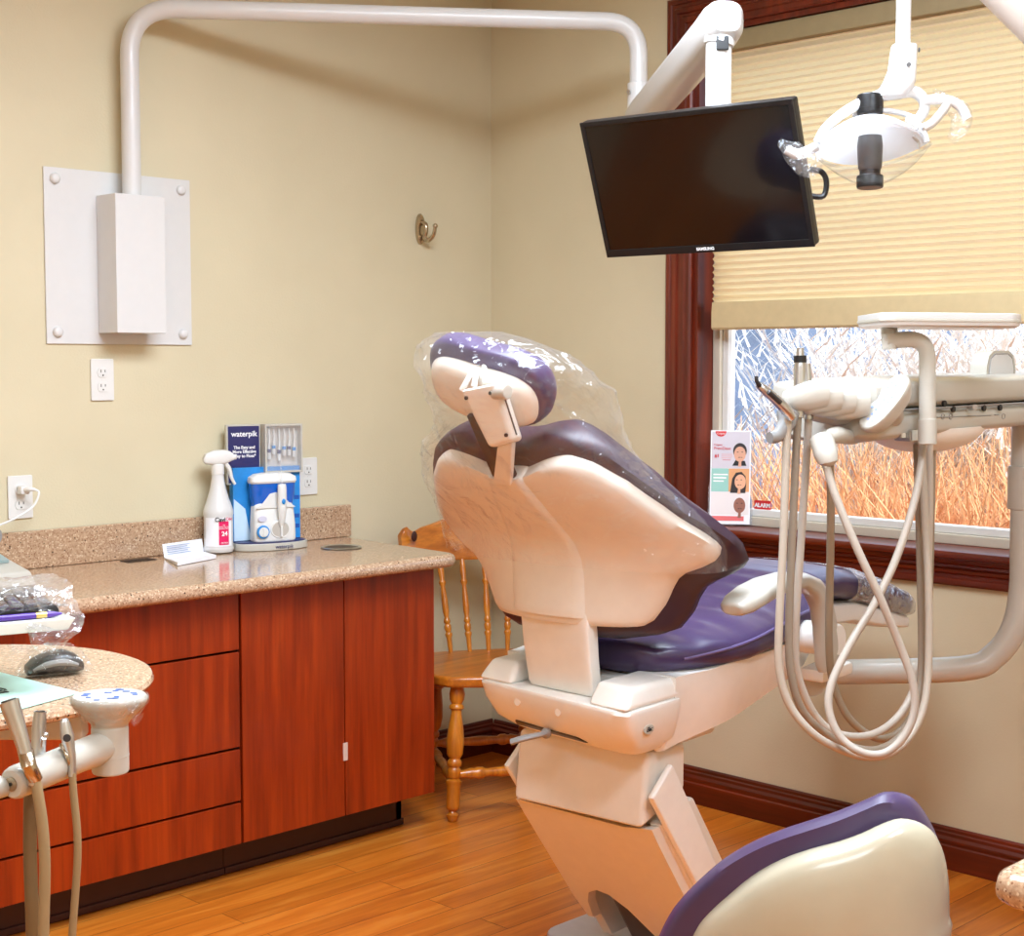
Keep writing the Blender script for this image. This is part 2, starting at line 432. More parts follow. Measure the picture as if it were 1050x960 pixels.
base_profile(-.74, -.0002, 'x', 'baseboard_left', MAHOGX)
base_profile(-.017, YB+.002, 'y', 'baseboard_right', MAHOG)

# window: casing, jamb, sill, vinyl frame, pane
win = bpy.data.objects.new('window_1', None); COL.objects.link(win); win.location = (0, (OY0+OY1)/2, OZ0); win['kind'] = 'structure'
win.matrix_basis = Matrix.Translation((0, (OY0+OY1)/2, OZ0))
cp = [(0, 0), (0, .012), (.006, .016), (.016, .016), (.020, .011), (.030, .011), (.034, .020), (.046, .022), (.050, .015), (.058, .015), (.062, .022), (.078, .024), (.082, .018), (.094, .018), (.100, .012), (.100, 0)]
cw = .100
g = G()
rings = []
for (y, z, oy, oz) in ((OY0, OZ0, 1, 0), (OY0, OZ1, 1, 1), (OY1, OZ1, -1, 1), (OY1, OZ0, -1, 0)):
    rings.append([V((-t, y+oy*(cw-u), z+oz*(cw-u))) for u, t in cp])
g.loft(rings)
struct('casing', g, MAHOGZ, win, sharp=25, wn=False)
g = G()
g.box((0, OY0-.016, OZ0), (.135, OY0+.0, OZ1)).box((0, OY1, OZ0), (.135, OY1+.016, OZ1)).box((0, OY1, OZ1-.016), (.135, OY0, OZ1))
struct('jamb', g, MAHOGZ, win, wn=False)
g = G(); g.box((-.055, OY1-.11, OZ0-.022), (.135, OY0+.105, OZ0), .008)
struct('sill', g, MAHOG, win)
ap = [(0, 0), (.012, 0), (.016, .006), (.016, .018), (.011, .022), (.011, .030), (.020, .036), (.022, .044), (.015, .049), (.015, .056), (.026, .062), (.030, .072), (.03, .076), (0, .076)]
struct('apron', G().loft([[V((-t, y, OZ0-.098+z)) for t, z in ap] for y in (OY0+.1, OY1-.1)]), MAHOG, win, sharp=25, wn=False)
fy0, fy1, fz0, fz1 = OY0-.016, OY1+.016, OZ0, OZ1-.016
def rim(g, y0, y1, z0, z1, w, x0, x1, bev=.004):
    g.box((x0, y0-w, z0), (x1, y0, z1), bev).box((x0, y1, z0), (x1, y1+w, z1), bev).box((x0, y1+w, z0), (x1, y0-w, z0+w), bev).box((x0, y1+w, z1-w), (x1, y0-w, z1), bev)
g = G(); rim(g, fy0, fy1, fz0, fz1, .028, .075, .135)
fr = struct('frame', g, VINYLF, win)
g = G(); rim(g, fy0-.028, fy1+.028, fz0+.028, fz1-.028, .022, .088, .125)
struct('sash', g, OUTW, win)
struct('pane', G().box((.103, fy1+.045, fz0+.045), (.107, fy0-.045, fz1-.045)), PANE, win, wn=False)

# cellular shade
bx0 = .035
by0, by1 = onx(732, 320, .035).y, OY1+.022
sh = thing('cellular_shade', 'cream pleated cellular shade lowered over the upper two thirds of the window', 'window shade', (bx0, (by0+by1)/2, 1.455))
build('headrail', G().box((.012, by1, OZ1-.075), (.066, by0, OZ1-.017), .006), plain('shade_headrail', (150, 132, 96), .5), sh)
zt, zb, pit = OZ1-.075, 1.535, .0195
npl = int((zt-zb)/pit); pit = (zt-zb)/npl
pr = []
for i in range(npl*2+1):
    z = zt-i*pit/2; pr.append((-.009 if i % 2 else .004, z))
g = G()
g.loft([[V((bx0+a, y, z)) for a, z in pr] for y in (by0, by1)], caps=False, closed=False)
build('pleats', g, SHADE, sh, sharp=20, wn=False)
g = G(); g.loft([[V((bx0+a, y, z)) for a, z in ((-.009, zb), (-.012, zb-.03), (-.012, 1.458), (-.008, 1.452), (.028, 1.452), (.03, zb-.03), (.026, zb))] for y in (by0, by1)])
build('bottom_rail', g, plain('shade_bottom_rail', (206, 184, 140), .6), sh, sharp=25, wn=False)

# outside
def patch(name, c, mat, x0, x1, y0, y1, z):
    g = G(); g.grid(lambda u, v: (x0+(x1-x0)*u, y0+(y1-y0)*v, z+.03*noise.noise(V((u*9, v*9, 0)))), 24, 24)
    o = struct(name, g, mat, wn=False); return o
patch('ground', 'ground', plain('blue_grey_pavement', (70, 92, 130), .8, .25, 1.2), .2, 14, -12, 10, -.1)
def backdrop_z(u, v): return -.1+4.2*math.sin(min(1, u*1.6)*PI/2)*(.8+.35*noise.noise(V((v*7, u*2, 4))))
g = G().grid(lambda u, v: (7+6*u, -14+30*v, backdrop_z(u, v)), 16, 60)
struct('blue_backdrop', g, plain('blue_grey_backdrop', (118, 128, 146), .9, .4, 1.1), wn=False)  # added backdrop: supplies the blue behind the grass and covers the bright sky
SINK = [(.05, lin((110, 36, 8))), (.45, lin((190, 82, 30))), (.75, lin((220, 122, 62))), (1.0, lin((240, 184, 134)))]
def blades(g, n, x0, x1, y0, y1, h0, h1, w, lean):
    bm = g.bm
    for _ in range(n):
        x, y = random.uniform(x0, x1), random.uniform(y0, y1); h = random.uniform(h0, h1); a = random.uniform(0, 2*PI)
        L = random.gauss(0, lean); M_ = random.gauss(0, lean); ca, sa = math.cos(a), math.sin(a)
        prev = None
        ww = w*random.uniform(.6, 1.3)
        for k in range(5):
            t = k/4; p = V((x+L*h*t*t, y+M_*h*t*t, -.1+h*t*(1-.12*t*(abs(L)+abs(M_))))); p.x = max(p.x, .26)
            q = ww*(1-t*.85)
            cur = (bm.verts.new(p+V((ca*q, sa*q, 0))), bm.verts.new(p-V((ca*q, sa*q, 0))))
            if prev: bm.faces.new((prev[0], prev[1], cur[1], cur[0]))
            prev = cur
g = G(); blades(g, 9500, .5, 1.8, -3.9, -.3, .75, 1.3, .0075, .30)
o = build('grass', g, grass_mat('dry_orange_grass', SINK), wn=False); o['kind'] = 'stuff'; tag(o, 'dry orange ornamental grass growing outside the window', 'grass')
g = G()
def plume(g, n, x0, x1, y0, y1):
    bm = g.bm
    for _ in range(n):
        x, y = random.uniform(x0, x1), random.uniform(y0, y1); h = random.uniform(1.15, 1.75); L = random.gauss(0, .22); M_ = random.gauss(0, .28)
        def P(t): return V((max(.3, x+L*h*t*t), y+M_*h*t*t, -.1+h*t))
        prev = None
        for k in range(6):
            t = k/5; p = P(t); q = .0042*(1-t*.5)
            cur = (bm.verts.new(p+V((0, q, 0))), bm.verts.new(p-V((0, q, 0))))
            if prev: bm.faces.new((prev[0], prev[1], cur[1], cur[0]))
            prev = cur
        for k in range(9):                                    # feathery seed head
            t = .72+.28*k/8; p = P(t); b = random.uniform(0, 2*PI); l = random.uniform(.07, .18); d = V((math.cos(b)*.6, math.sin(b), .7)).normalized()*l
            s_ = V((-math.sin(b), math.cos(b), 0))*.007
            v = [bm.verts.new(p+s_), bm.verts.new(p-s_), bm.verts.new(p+d)]; bm.faces.new(v)
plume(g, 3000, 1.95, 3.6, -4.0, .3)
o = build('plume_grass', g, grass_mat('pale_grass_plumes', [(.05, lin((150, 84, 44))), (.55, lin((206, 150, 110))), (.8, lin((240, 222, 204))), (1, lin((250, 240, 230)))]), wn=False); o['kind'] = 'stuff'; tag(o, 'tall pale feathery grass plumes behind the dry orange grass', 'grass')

# ------------------------------------------------------------------ cabinets and worktop along the left wall
YF = -.52
def cherry_panel(parent, name, x0, x1, z0, z1, mat=CHERRY):
    return build(name, G().box((x0, YF, z0), (x1, YF+.019, z1), .0022), mat, parent)
c = thing('drawer_cabinet', 'cherry base cabinet with four flat drawer fronts under the speckled worktop', 'cabinet', (-1.79, -.25, 0))
build('carcass', G().box((-2.17, YF+.02, .105), (-1.411, -.004, .764), .001), GAP, c)
build('toe_kick', G().box((-2.17, -.43, .001), (-1.411, -.41, .105)).box((-2.17, -.437, .001), (-1.411, -.43, .02), .003), KICK, c)
for z0, z1 in ((.615, .762), (.361, .609), (.2195, .3545), (.105, .2135)):
    cherry_panel(c, 'drawer', -2.168, -1.4135, z0, z1)
c = thing('door_cabinet', 'cherry base cabinet with two tall plain doors at the end of the worktop', 'cabinet', (-1.07, -.25, 0))
build('carcass', G().box((-1.409, YF+.02, .105), (-.756, -.004, .764), .001), GAP, c)
build('side_panel', G().box((-.756, YF+.02, .105), (-.738, -.004, .766), .001), CHERRY, c)
build('toe_kick', G().box((-1.409, -.43, .001), (-.79, -.41, .105)).box((-.81, -.43, .001), (-.79, -.02, .105)).box((-1.409, -.437, .001), (-.785, -.43, .02), .003), KICK, c)
cherry_panel(c, 'door', -1.4065, -1.0705, .105, .7645)
cherry_panel(c, 'door', -1.0675, -.738, .105, .7645)
g = G(); g.box((-1.077, YF-.002, .26), (-1.061, YF, .31), .001)
build('door_latch', g, plain('clear_latch_plastic', (214, 190, 176), .2), c)
# worktop, bullnosed, right end slightly tapered with a rounded corner
out = [(-2.8, -.003), (-2.8, -.585)]
cx, cy, rr = -.735, -.535, .05
out += [(cx+rr*math.sin(a), cy-rr*math.cos(a)) for a in [k*PI/2/6 for k in range(7)]]
out += [(-.652, -.06), (-.645, -.003)]
out = [(x, y) for x, y in out]
g = G(); g.prism(out, .768, .806, .0175, seg=5)
wt = single('worktop', g, STONE, 'long speckled tan stone worktop with backsplash on the cherry cabinets', 'worktop', (-1.7, -.29, .768))
build('backsplash', G().box((-2.8, -.022, .8062), (-.638, -.001, .907), .004), STONE, wt)
cc = onz(350, 562, .806)
g = G(); M = Matrix.Translation((cc.x, cc.y, .8065))
g.lathe([(.050, -.0005), (.058, 0), (.061, .002), (.058, .0042), (.053, .004), (.050, .0015)], M, 36, caps=False)
wr = single('waste_chute', g, CHROME, 'steel ring of the round waste hole near the worktop end', 'waste chute', (cc.x, cc.y, .8065))
build('hole', G().lathe([(.0, .0006), (.0525, .0006), (.0525, .0012), (0, .0012)], M, 36), BLACK, wr)
p = onz(142, 575, .806)
g = G().box((p.x-.045, p.y-.022, .8062), (p.x+.045, p.y+.022, .8078), .0006)
for k in range(6): g.box((p.x-.04, p.y-.018+k*.0066, .8078), (p.x+.04, p.y-.0145+k*.0066, .8088))
single('worktop_vent', g, plain('brown_vent_metal', (58, 46, 40), .4, metal=.4), 'small dark slotted vent plate set flush in the worktop by the backsplash', 'vent', (p.x, p.y, .806))

# ------------------------------------------------------------------ outlets
def outlet_at(x, z, label):
    o = thing('wall_outlet', label, 'outlet', (x, 0, z), 'white duplex outlets on the left wall')
    build('face_plate', G().prism(rrect(.070, .1145, .004), 0, .006, .002, M=basis((x, -.0003, z), X, Z)), OUTW, o)
    for s in (1, -1):
        rc = build('receptacle', G().prism([(a, max(-.0135, min(.0135, b))) for a, b in ell(.0168, .0168, 28)], .0063, .0085, .0006, M=basis((x, 0, z+s*.0197), X, Z)), OUTW, o)
        g = G()
        for dx, hh in ((-.0063, .008), (.0063, .0066)): g.box((x+dx-.0009, -.0092, z+s*.0197+.004-hh/2), (x+dx+.0009, -.0086, z+s*.0197+.004+hh/2))
        g.cyl((x, -.0086, z+s*.0197-.0075), (x, -.0092, z+s*.0197-.0075), .0022, n=12)
        build('slots', g, SLOT, rc, wn=False)
    build('screw', G().cyl((x, -.0058, z), (x, -.0072, z), .0028, n=12), OUTW, o)
    return o
o1 = outlet_at(-1.4955, 1.306, 'white duplex outlet just under the white wall mount plate')
for x, z, lb in ((-.7945, 1.0035, 'white duplex outlet beside the water flosser display'), (-1.7435, .998, 'white duplex outlet with a white plug in its upper socket')):
    dup(o1, Matrix.Translation((x, 0, z)), lb)
px_, pz_ = -1.7435, .998+.0197
pc = thing('power_cord', 'white plug and cord in the outlet above the backsplash', 'cord', (px_, -.01, pz_))
g = G(); g.box((px_-.013, -.034, pz_-.011), (px_+.013, -.0095, pz_+.011), .004); g.tube([(px_, -.03, pz_), (px_+.006, -.045, pz_+.003), (px_+.018, -.05, pz_+.002)], [.008, .0065, .004], 10, 4)
build('plug', g, OUTW, pc)
g = G(); g.tube([(px_+.018, -.05, pz_+.002), (px_+.026, -.056, pz_-.008), (px_+.008, -.06, pz_-.04), (px_-.03, -.062, pz_-.062), (px_-.09, -.07, pz_-.082), (px_-.2, -.1, pz_-.10)], .0032, 8, 6)
build('cord', g, OUTW, pc)

# ------------------------------------------------------------------ robe hook
hx, hz = -.328, 1.789
h = thing('robe_hook', 'small satin nickel oval robe hook on the wall near the corner', 'hook', (hx, 0, hz))
g = G(); g.loft([[V((hx+a*x_, -y_, hz+b*z_)) for x_, z_ in ell(1, 1, 28)] for a, b, y_ in ((.019, .05, .0003), (.019, .05, .006), (.016, .046, .011), (.009, .036, .013))])
build('back_plate', g, NICKEL, h)
g = G(); g.tube([(hx, -.010, hz+.022), (hx, -.030, hz+.012), (hx, -.032, hz-.012), (hx+.002, -.022, hz-.030), (hx+.004, -.040, hz-.038), (hx+.006, -.062, hz-.022), (hx+.006, -.070, hz+.004)], [.008, .008, .007, .008, .008, .0065, .006], 12, 5)
g.sphere((hx+.006, -.0705, hz+.006), .0085, 10)
build('hook_arm', g, NICKEL, h)
# ------------------------------------------------------------------ items on the worktop
ZW = .8064
# folded card sign
cx_, cy_ = -1.27, -.105
cs = thing('folded_card', 'small white folded card lying open on the worktop beside the spray bottle', 'card', (cx_, cy_, ZW))
a0, a1 = onz(169, 570.5, ZW), onz(209, 564.5, ZW); b0, b1 = onz(182, 577.5, ZW), onz(221, 570, ZW)
a0, a1, b0, b1 = [V((p.x, p.y, ZW)) for p in (a0, a1, b0, b1)]
a0, a1, b0, b1 = [q+V((-.035, -.055, .001)) for q in (a0, a1, b0, b1)]
dv = (a1-a0).normalized(); up_ = Z; nv = dv.cross(Z)
hgt = .040
g = G().hexa([a0, a1, a1-nv*.0012, a0-nv*.0012], [a0+Z*hgt-nv*.008, a1+Z*hgt-nv*.008, a1+Z*hgt-nv*.009, a0+Z*hgt-nv*.009])
build('standing_leaf', g, PAPER, cs, wn=False)
g = G().hexa([a0+nv*.0005, a1+nv*.0005, b1, b0], [a0+nv*.0005+Z*.003, a1+nv*.0005+Z*.003, b1+Z*.0095, b0+Z*.0095])
build('lying_leaf', g, PAPER, cs, wn=False)
g = G()
for k in range(5):
    q = a0+Z*(.010+.0055*k)-nv*(.0005+.001*k)+nv*.0012
    g.hexa([q+dv*.012, q+dv*(.105-.012*(k % 2)), q+dv*(.105-.012*(k % 2))-nv*.0008, q+dv*.012-nv*.0008], [q+dv*.012+Z*.002, q+dv*(.105-.012*(k % 2))+Z*.002, q+dv*(.105-.012*(k % 2))-nv*.0008+Z*.002, q+dv*.012-nv*.0008+Z*.002])
build('printed_lines', g, plain('pale_print', (176, 184, 206), .6), cs, wn=False)
# spray bottle
sb = V((-1.174, -.078, ZW))
t = thing('spray_bottle', 'white disinfectant spray bottle with a pink label beside the water flosser', 'spray bottle', sb)
M = Matrix.Translation(sb)
build('bottle', G().lathe([(.030, 0), (.0405, .004), (.043, .012), (.043, .016), (.0415, .018), (.0415, .108), (.043, .112), (.043, .122), (.040, .132), (.030, .160), (.023, .185), (.0185, .21), (.017, .224), (.017, .232)], M, 40), WHITE, t)
build('collar', G().lathe([(.0175, .226), (.0185, .228), (.0185, .252), (.016, .256)], M, 28), OUTW, t)
ld = (CAM-sb); ld.z = 0; ld.normalize(); sd = Z.cross(ld)    # bottle faces the room
rr_ = V((math.cos(.0), math.sin(.0), 0))
def lab(name, a0, a1, z0, z1, r, mat):
    g = G(); base = math.atan2(ld.y, ld.x)
    g.grid(lambda u, v: sb+V((r*math.cos(base+a0+(a1-a0)*u), r*math.sin(base+a0+(a1-a0)*u), z0+(z1-z0)*v)), 16, 1)
    return build(name, g, mat, t, wn=False)
lab('label', -1.05, 1.05, .022, .104, .0419, PAPER)
lab('pink_panel', .02, .75, .026, .094, .0424, PINK)
hg = G()
hd = V((.94, -.34, 0)).normalized()
rings = []
for s_, hw, zlo, zhi in ((-.042, .010, .262, .276), (-.036, .015, .256, .286), (-.01, .017, .252, .296), (.018, .016, .254, .297), (.036, .012, .262, .292), (.046, .009, .266, .284)):
    rings.append(sring(sb+hd*s_+Z*(zlo+zhi)/2, hd.cross(Z), Z, hw, (zhi-zlo)/2, 16, 3))
hg.loft(rings); build('spray_head', hg, OUTW, t)
g = G(); g.tube([sb+hd*.022+Z*.258, sb+hd*.034+Z*.24, sb+hd*.040+Z*.215, sb+hd*.05+Z*.196], [.007, .0065, .005, .004], 10, 4); build('trigger', g, OUTW, t)
g = G(); g.cyl(sb+hd*.044+Z*.275, sb+hd*.054+Z*.275, .008, n=14); build('nozzle', g, OUTW, t)
ang = math.atan2(ld.y, ld.x)
def lettering(s, size, a, z, mat, r=.0428, **kw):
    n_ = V((math.cos(ang+a), math.sin(ang+a), 0)); ex = Z.cross(n_)
    return text('lettering', s, size, basis(sb+n_*r+Z*z, ex, Z), mat, t, **kw)
lettering('Cavi', .017, .12, .099, INK, .0436, bold=.0004); lettering('Cide', .012, .75, .100, PINK, .0436)
lettering('TM\nREADY TO USE\nDISINFECTANT', .0048, .36, .078, WINK, .0441); lettering('24', .018, .40, .058, WINK, .0441, bold=.0005); lettering('METREX', .006, .40, .032, WINK, .0441)

# water flosser on its display stand
wd = V((-.22, -.975, 0)).normalized()          # the stand faces the room
wr_ = V((-wd.y, wd.x, 0))
wc = V((-1.012, -.10, ZW))
def WP(a, d, z): return wc+wr_*a+wd*d+Z*z
st = thing('display_stand', 'water flosser display stand with a navy panel and a clear tip case on top', 'display stand', wc)
MW = Matrix((wr_, wd, Z)).transposed().to_4x4(); MW.translation = wc
fo = [(-.115, -.045)]+[(.115, -.045)]+[(.115*math.cos(a*PI/12), .012+.052*math.sin(a*PI/12)) for a in range(13)]
build('base', G().prism(fo, 0, .022, .004, M=MW), WARMW, st)
build('base_top', G().prism([(x*.94, y*.92) for x, y in fo], .0222, .0245, M=MW), NAVY, st)
text('lettering', 'waterpik', .016, basis(WP(.02, .0655, .011), wr_, Z), NAVY, st)
g = G().box((-.105, -.045, .0246), (.108, -.0165, .240), .002, M=MW)
build('picture_panel', g, BLUEC, st)
g = G().poly([(-.103, -.016, .026), (-.05, -.016, .026), (-.068, -.016, .12), (-.103, -.016, .15)], MW); build('pale_swirl', g, plain('pale_blue_print', (206, 228, 244), .4), st, wn=False)
BLUEI = plain('icon_print', (24, 84, 170), .4)
for z_ in (.055, .085, .14): build('printed_icon', G().box((.088, -.0164, z_), (.104, -.0158, z_+.012), M=MW), BLUEI, st, wn=False)
build('header_board', G().box((-.118, -.045, .19), (-.012, -.03, .366), .002, M=MW), WARMW, st)
build('navy_panel', G().box((-.113, -.0298, .195), (-.016, -.0292, .361), M=MW), NAVY, st, wn=False)
text('lettering', 'waterpik', .0225, basis(WP(-.063, -.0288, .338), wr_, Z), WINK, st, bold=.0004)
text('lettering', 'The Easy and\nMore Effective\nWay to Floss*', .0125, basis(WP(-.063, -.0288, .286), wr_, Z), WINK, st, bold=.0003)
build('case_back', G().box((-.008, -.045, .222), (.112, -.03, .366), .002, M=MW), plain('case_back_plastic', (214, 204, 192), .4), st)
g = G(); rim_ = .006
g.box((-.008, -.03, .222), (-.002, -.004, .366), .001, M=MW).box((.106, -.03, .222), (.112, -.004, .366), .001, M=MW).box((-.002, -.03, .360), (.106, -.004, .366), .001, M=MW).box((-.002, -.03, .222), (.106, -.004, .228), .001, M=MW)
cs_ = build('tip_case', g, WARMW, st)
build('case_window', G().box((-.002, -.006, .228), (.106, -.0045, .360), M=MW), ACRYL, cs_, wn=False)
for i, (a, ln) in enumerate(((.010, .09), (.025, .075), (.042, .095), (.058, .08), (.074, .08), (.090, .085))):
    tp = build('flosser_tip', G().tube([WP(a, -.018, .352), WP(a+.002, -.018, .352-ln*.3), WP(a, -.018, .352-ln*.65)], [.0022, .0026, .004], 8).tube([WP(a, -.018, .352-ln*.65), WP(a, -.018, .352-ln)], .0055, n=10), OUTW, st)
    build('tip_ring', G().cyl(WP(a, -.018, .352-ln*.66), WP(a, -.018, .352-ln*.78), .0062, n=10), BLUEC if i % 2 else NAVY, tp)
# the flosser itself
wf = thing('water_flosser', 'white countertop water flosser with a blue reservoir standing on its display stand', 'water flosser', WP(.0, .02, .025))
zb_ = .0252
def wring(z, hw, d0, d1, e=4, n=32): return sring(WP(.003, (d0+d1)/2+.001, z), wr_, wd, hw, (d1-d0)/2, n, e)
build('body', G().loft([wring(zb_, .064, -.008, .045), wring(zb_+.006, .067, -.010, .048), wring(zb_+.05, .066, -.010, .047), wring(zb_+.098, .063, -.010, .040), wring(zb_+.112, .058, -.009, .034)]), OUTW, wf)
build('reservoir', G().loft([wring(zb_+.098, .060, -.008, .030), wring(zb_+.13, .066, -.010, .038), wring(zb_+.172, .069, -.010, .040)]), RES, wf)
build('lid', G().loft([wring(zb_+.170, .070, -.010, .042), wring(zb_+.176, .073, -.011, .045), wring(zb_+.188, .071, -.010, .042), wring(zb_+.197, .055, -.006, .034), wring(zb_+.200, .03, 0, .026)]), OUTW, wf)
g = G(); 
for s_ in (-1, 1): g.prism([(0, 0), (s_*.063, 0), (s_*.058, .004), (s_*.044, .012), (s_*.030, .028), (s_*.018, .042), (0, .046)], 0, .0035, .001, M=basis(WP(.003, .041, zb_+.098-.0), wr_, Z))
build('body_front', g, OUTW, wf)
hp = build('handle', G().tube([WP(.016, .058, zb_+.168), WP(.016, .060, zb_+.15), WP(.016, .060, zb_+.10), WP(.016, .056, zb_+.06), WP(.016, .052, zb_+.045)], [.012, .0135, .0135, .009, .006], 18, 4, flat=.8), OUTW, wf)
build('handle_button', G().sphere((0, 0, 0), (.006, .0085, .003), 8, M=basis(WP(.016, .0715, zb_+.118), wr_, Z)), BLUEC, hp)
build('flosser_nozzle', G().tube([WP(.016, .058, zb_+.168), WP(.016, .056, zb_+.21), WP(.014, .052, zb_+.24)], [.004, .0025, .0015], 8, 4), ACRYL, hp)
build('handle_cradle', G().loft([sring(WP(.014, y_, zb_+.035), wr_, Z, a, b, 28) for a, b, y_ in ((.032, .028, .047), (.029, .025, .0516), (.0262, .0222, .0508))], caps=False), OUTW, wf)
build('cradle_hollow', G().prism(ell(.0265, .0225), .0, .0012, M=basis(WP(.014, .0496, zb_+.035), wr_, Z)), plain('cradle_painted_shade', (190, 182, 172), .4), wf)  # flat disc, the shade of the hollow put into its darker colour
build('cradle_post', G().tube([WP(.016, .054, zb_+.05), WP(.016, .054, zb_+.014)], .004, 10), OUTW, wf)
kd = build('dial', G().cyl(WP(-.040, .046, zb_+.03), WP(-.040, .054, zb_+.03), .0195, n=28, bev=.002), BLUEC, wf)
g = G().cyl(WP(-.040, .0541, zb_+.03), WP(-.040, .0565, zb_+.03), .0145, n=24).box((-.0435, .0565, zb_+.018), (-.0365, .060, zb_+.042), .001, M=MW)
build('dial_cap', g, OUTW, kd)
build('power_button', G().prism(ell(.0135, .009), 0, .004, .001, M=basis(WP(-.041, .0455, zb_+.068), wr_, Z)), plain('button_plastic', (210, 206, 222), .4), wf)

# white device at the far left of the worktop
p = onz(14, 596, ZW)
dvx = thing('desk_phone', 'cream telephone base with a grey handset at the far left of the worktop', 'telephone', (p.x-.12, p.y, ZW))
px0, px1 = p.x-.24, p.x+.012
g = G().hexa([(px0, p.y-.1, ZW), (px1, p.y-.1, ZW), (px1, p.y+.09, ZW), (px0, p.y+.09, ZW)], [(px0, p.y-.09, ZW+.035), (px1-.012, p.y-.09, ZW+.035), (px1-.03, p.y+.075, ZW+.075), (px0, p.y+.075, ZW+.075)], .006)
build('base', g, WARMW, dvx)
M = basis((p.x-.07, p.y-.01, ZW+.0615), X, V((0, .97, .235)))
build('display', G().box((-.03, -.02, -.006), (.045, .03, .002), .001, M=M), plain('grey_green_display', (150, 168, 166), .3), dvx)
build('handset', G().tube([(p.x-.05, p.y+.045, ZW+.075), (p.x-.05, p.y+.05, ZW+.105), (p.x-.055, p.y+.03, ZW+.128), (p.x-.055, p.y-.02, ZW+.118)], [.022, .024, .022, .018], 14, 4, flat=1.3), GREY, dvx)
# ------------------------------------------------------------------ dental chair  (s forward, w to the patient's right, z up)
AL = math.radians(5)
CH_ = V((math.cos(AL), math.sin(AL), 0)); CR_ = V((math.sin(AL), -math.cos(AL), 0)); CO = V((-.93, -1.66, 0))
def W(s, w, z): return CO+CH_*s+CR_*w+Z*z
MC = Matrix((CH_, CR_, Z)).transposed().to_4x4(); MC.translation = CO
dc = thing('dental_chair', 'reclined purple and beige dental chair in the middle of the room', 'dental chair', CO, rz=AL)
PR = [(s+.045, z) for s, z in [(-.588, .60), (-.588, .65), (-.588, .851), (-.588, .889), (-.588, .96), (-.597, 1.017), (-.632, 1.063), (-.684, 1.117), (-.741, 1.192), (-.845, 1.343)]]
def CS(px, py, s):
    d = D(px, py, 1)-CAM; t = (CO+CH_*s-CAM).dot(CH_)/d.dot(CH_); return CAM+d*t
PL = [0]
for a, b in zip(PR, PR[1:]): PL.append(PL[-1]+math.hypot(b[0]-a[0], b[1]-a[1]))
off0 = PL[1]
PL = [x-off0 for x in PL]                      # l = 0 at z = .65
def prof0(l): return V((interp(l, PL, [p[0] for p in PR]), interp(l, PL, [p[1] for p in PR])))
def prof(l):
    q = V((0, 0))
    for k in (-2, -1, 0, 1, 2): q += prof0(l+k*.018)
    return q/5
def sst(x): x = max(0, min(1, x)); return x*x*(3-2*x)
def bend(l): return .35+1.3*sst((.43-l)/.26)
def BK(l, w, off):
    """point of the backrest: l up the back, w across, off towards the patient"""
    p = prof(l); d = (prof(l+.02)-prof(l-.02)).normalized(); n = V((d.y, -d.x))
    f = bend(l)*w*w+off
    return W(p.x+n.x*f, w, p.y+n.y*f)
HL = [.186, .192, .202, .24, .274, .298, .312, .325, .345, .37, .41, .46, .52, .57, .592, .604]
HW = [.135, .17, .192, .218, .236, .255, .295, .325, .338, .325, .300, .272, .236, .190, .155, .118]
def hw_shell(l): return interp(l, HL, HW)
PLl = [.165, .172, .188, .222, .252, .276, .294, .313, .343, .383, .42, .48, .53, .575, .602, .622, .634]
PW = [.13, .185, .222, .246, .260, .278, .322, .356, .358, .335, .308, .280, .248, .214, .182, .145, .10]
def hw_pad(l): return interp(l, PLl, PW)
def slab(l0, l1, hw, dip, fb, ff, nl=40, nu=18, dipw=.10, edge=.02, rowpow=.55):
    """closed slab following the backrest: fb(u,e)/ff(u,e) back and front offsets, e = 0 at its ends"""
    rings = []
    for j in range(nl+1):
        v = j/nl; l = l0+(l1-l0)*v
        e = min(1, min(l-l0, l1-l)/edge); e = math.sqrt(max(0, 1-(1-e)**2))
        h = hw(l)
        back, front = [], []
        for i in range(nu+1):
            u = -1+2*i/nu; u = math.copysign(abs(u)**rowpow, u)
            w = u*h; lw = l-dip*math.exp(-(w/dipw)**2*1.3)*sst((v-.45)/.55)
            back.append(BK(lw, w, fb(u)*e)); front.append(BK(lw, w, ff(u)*e))
        rings.append(back+front[::-1])
    return G().loft(rings)
ed = lambda u, p=8: (1-abs(u)**p)
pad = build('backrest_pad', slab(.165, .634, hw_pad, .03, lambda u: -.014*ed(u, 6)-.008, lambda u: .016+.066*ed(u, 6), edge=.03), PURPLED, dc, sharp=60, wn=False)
shell = build('backrest_shell', slab(.186, .604, hw_shell, .042, lambda u: -.030-.020*ed(u, 8), lambda u: -.012, edge=.016), BEIGE, dc, sharp=60, wn=False)
sp = lambda l: interp(l, [.18, .30, .40, .50, .575], [.10, .10, .088, .066, .040])
build('spine_cover', slab(.20, .572, sp, 0, lambda u: -.034-.024*ed(u, 10), lambda u: -.02, nu=12, edge=.012), BEIGE, shell, sharp=60, wn=False)
# bracket joining the back to the seat frame
rings = []
for z, s0, s1, hw in ((.701, -.552, -.522, .086), (.71, -.558, -.520, .089), (.78, -.572, -.532, .091), (.84, -.580, -.538, .092), (.873, -.580, -.538, .091), (.879, -.572, -.542, .087)):
    rings.append(sring(W((s0+s1)/2+.005, .004, z), CR_-CH_*.10, CH_, hw, (s1-s0)/2, 40, 7))
build('backrest_bracket', G().loft(rings), BEIGE2, dc, sharp=50)
PIPE = plain('light_purple_piping', (104, 90, 136), .4, .05)
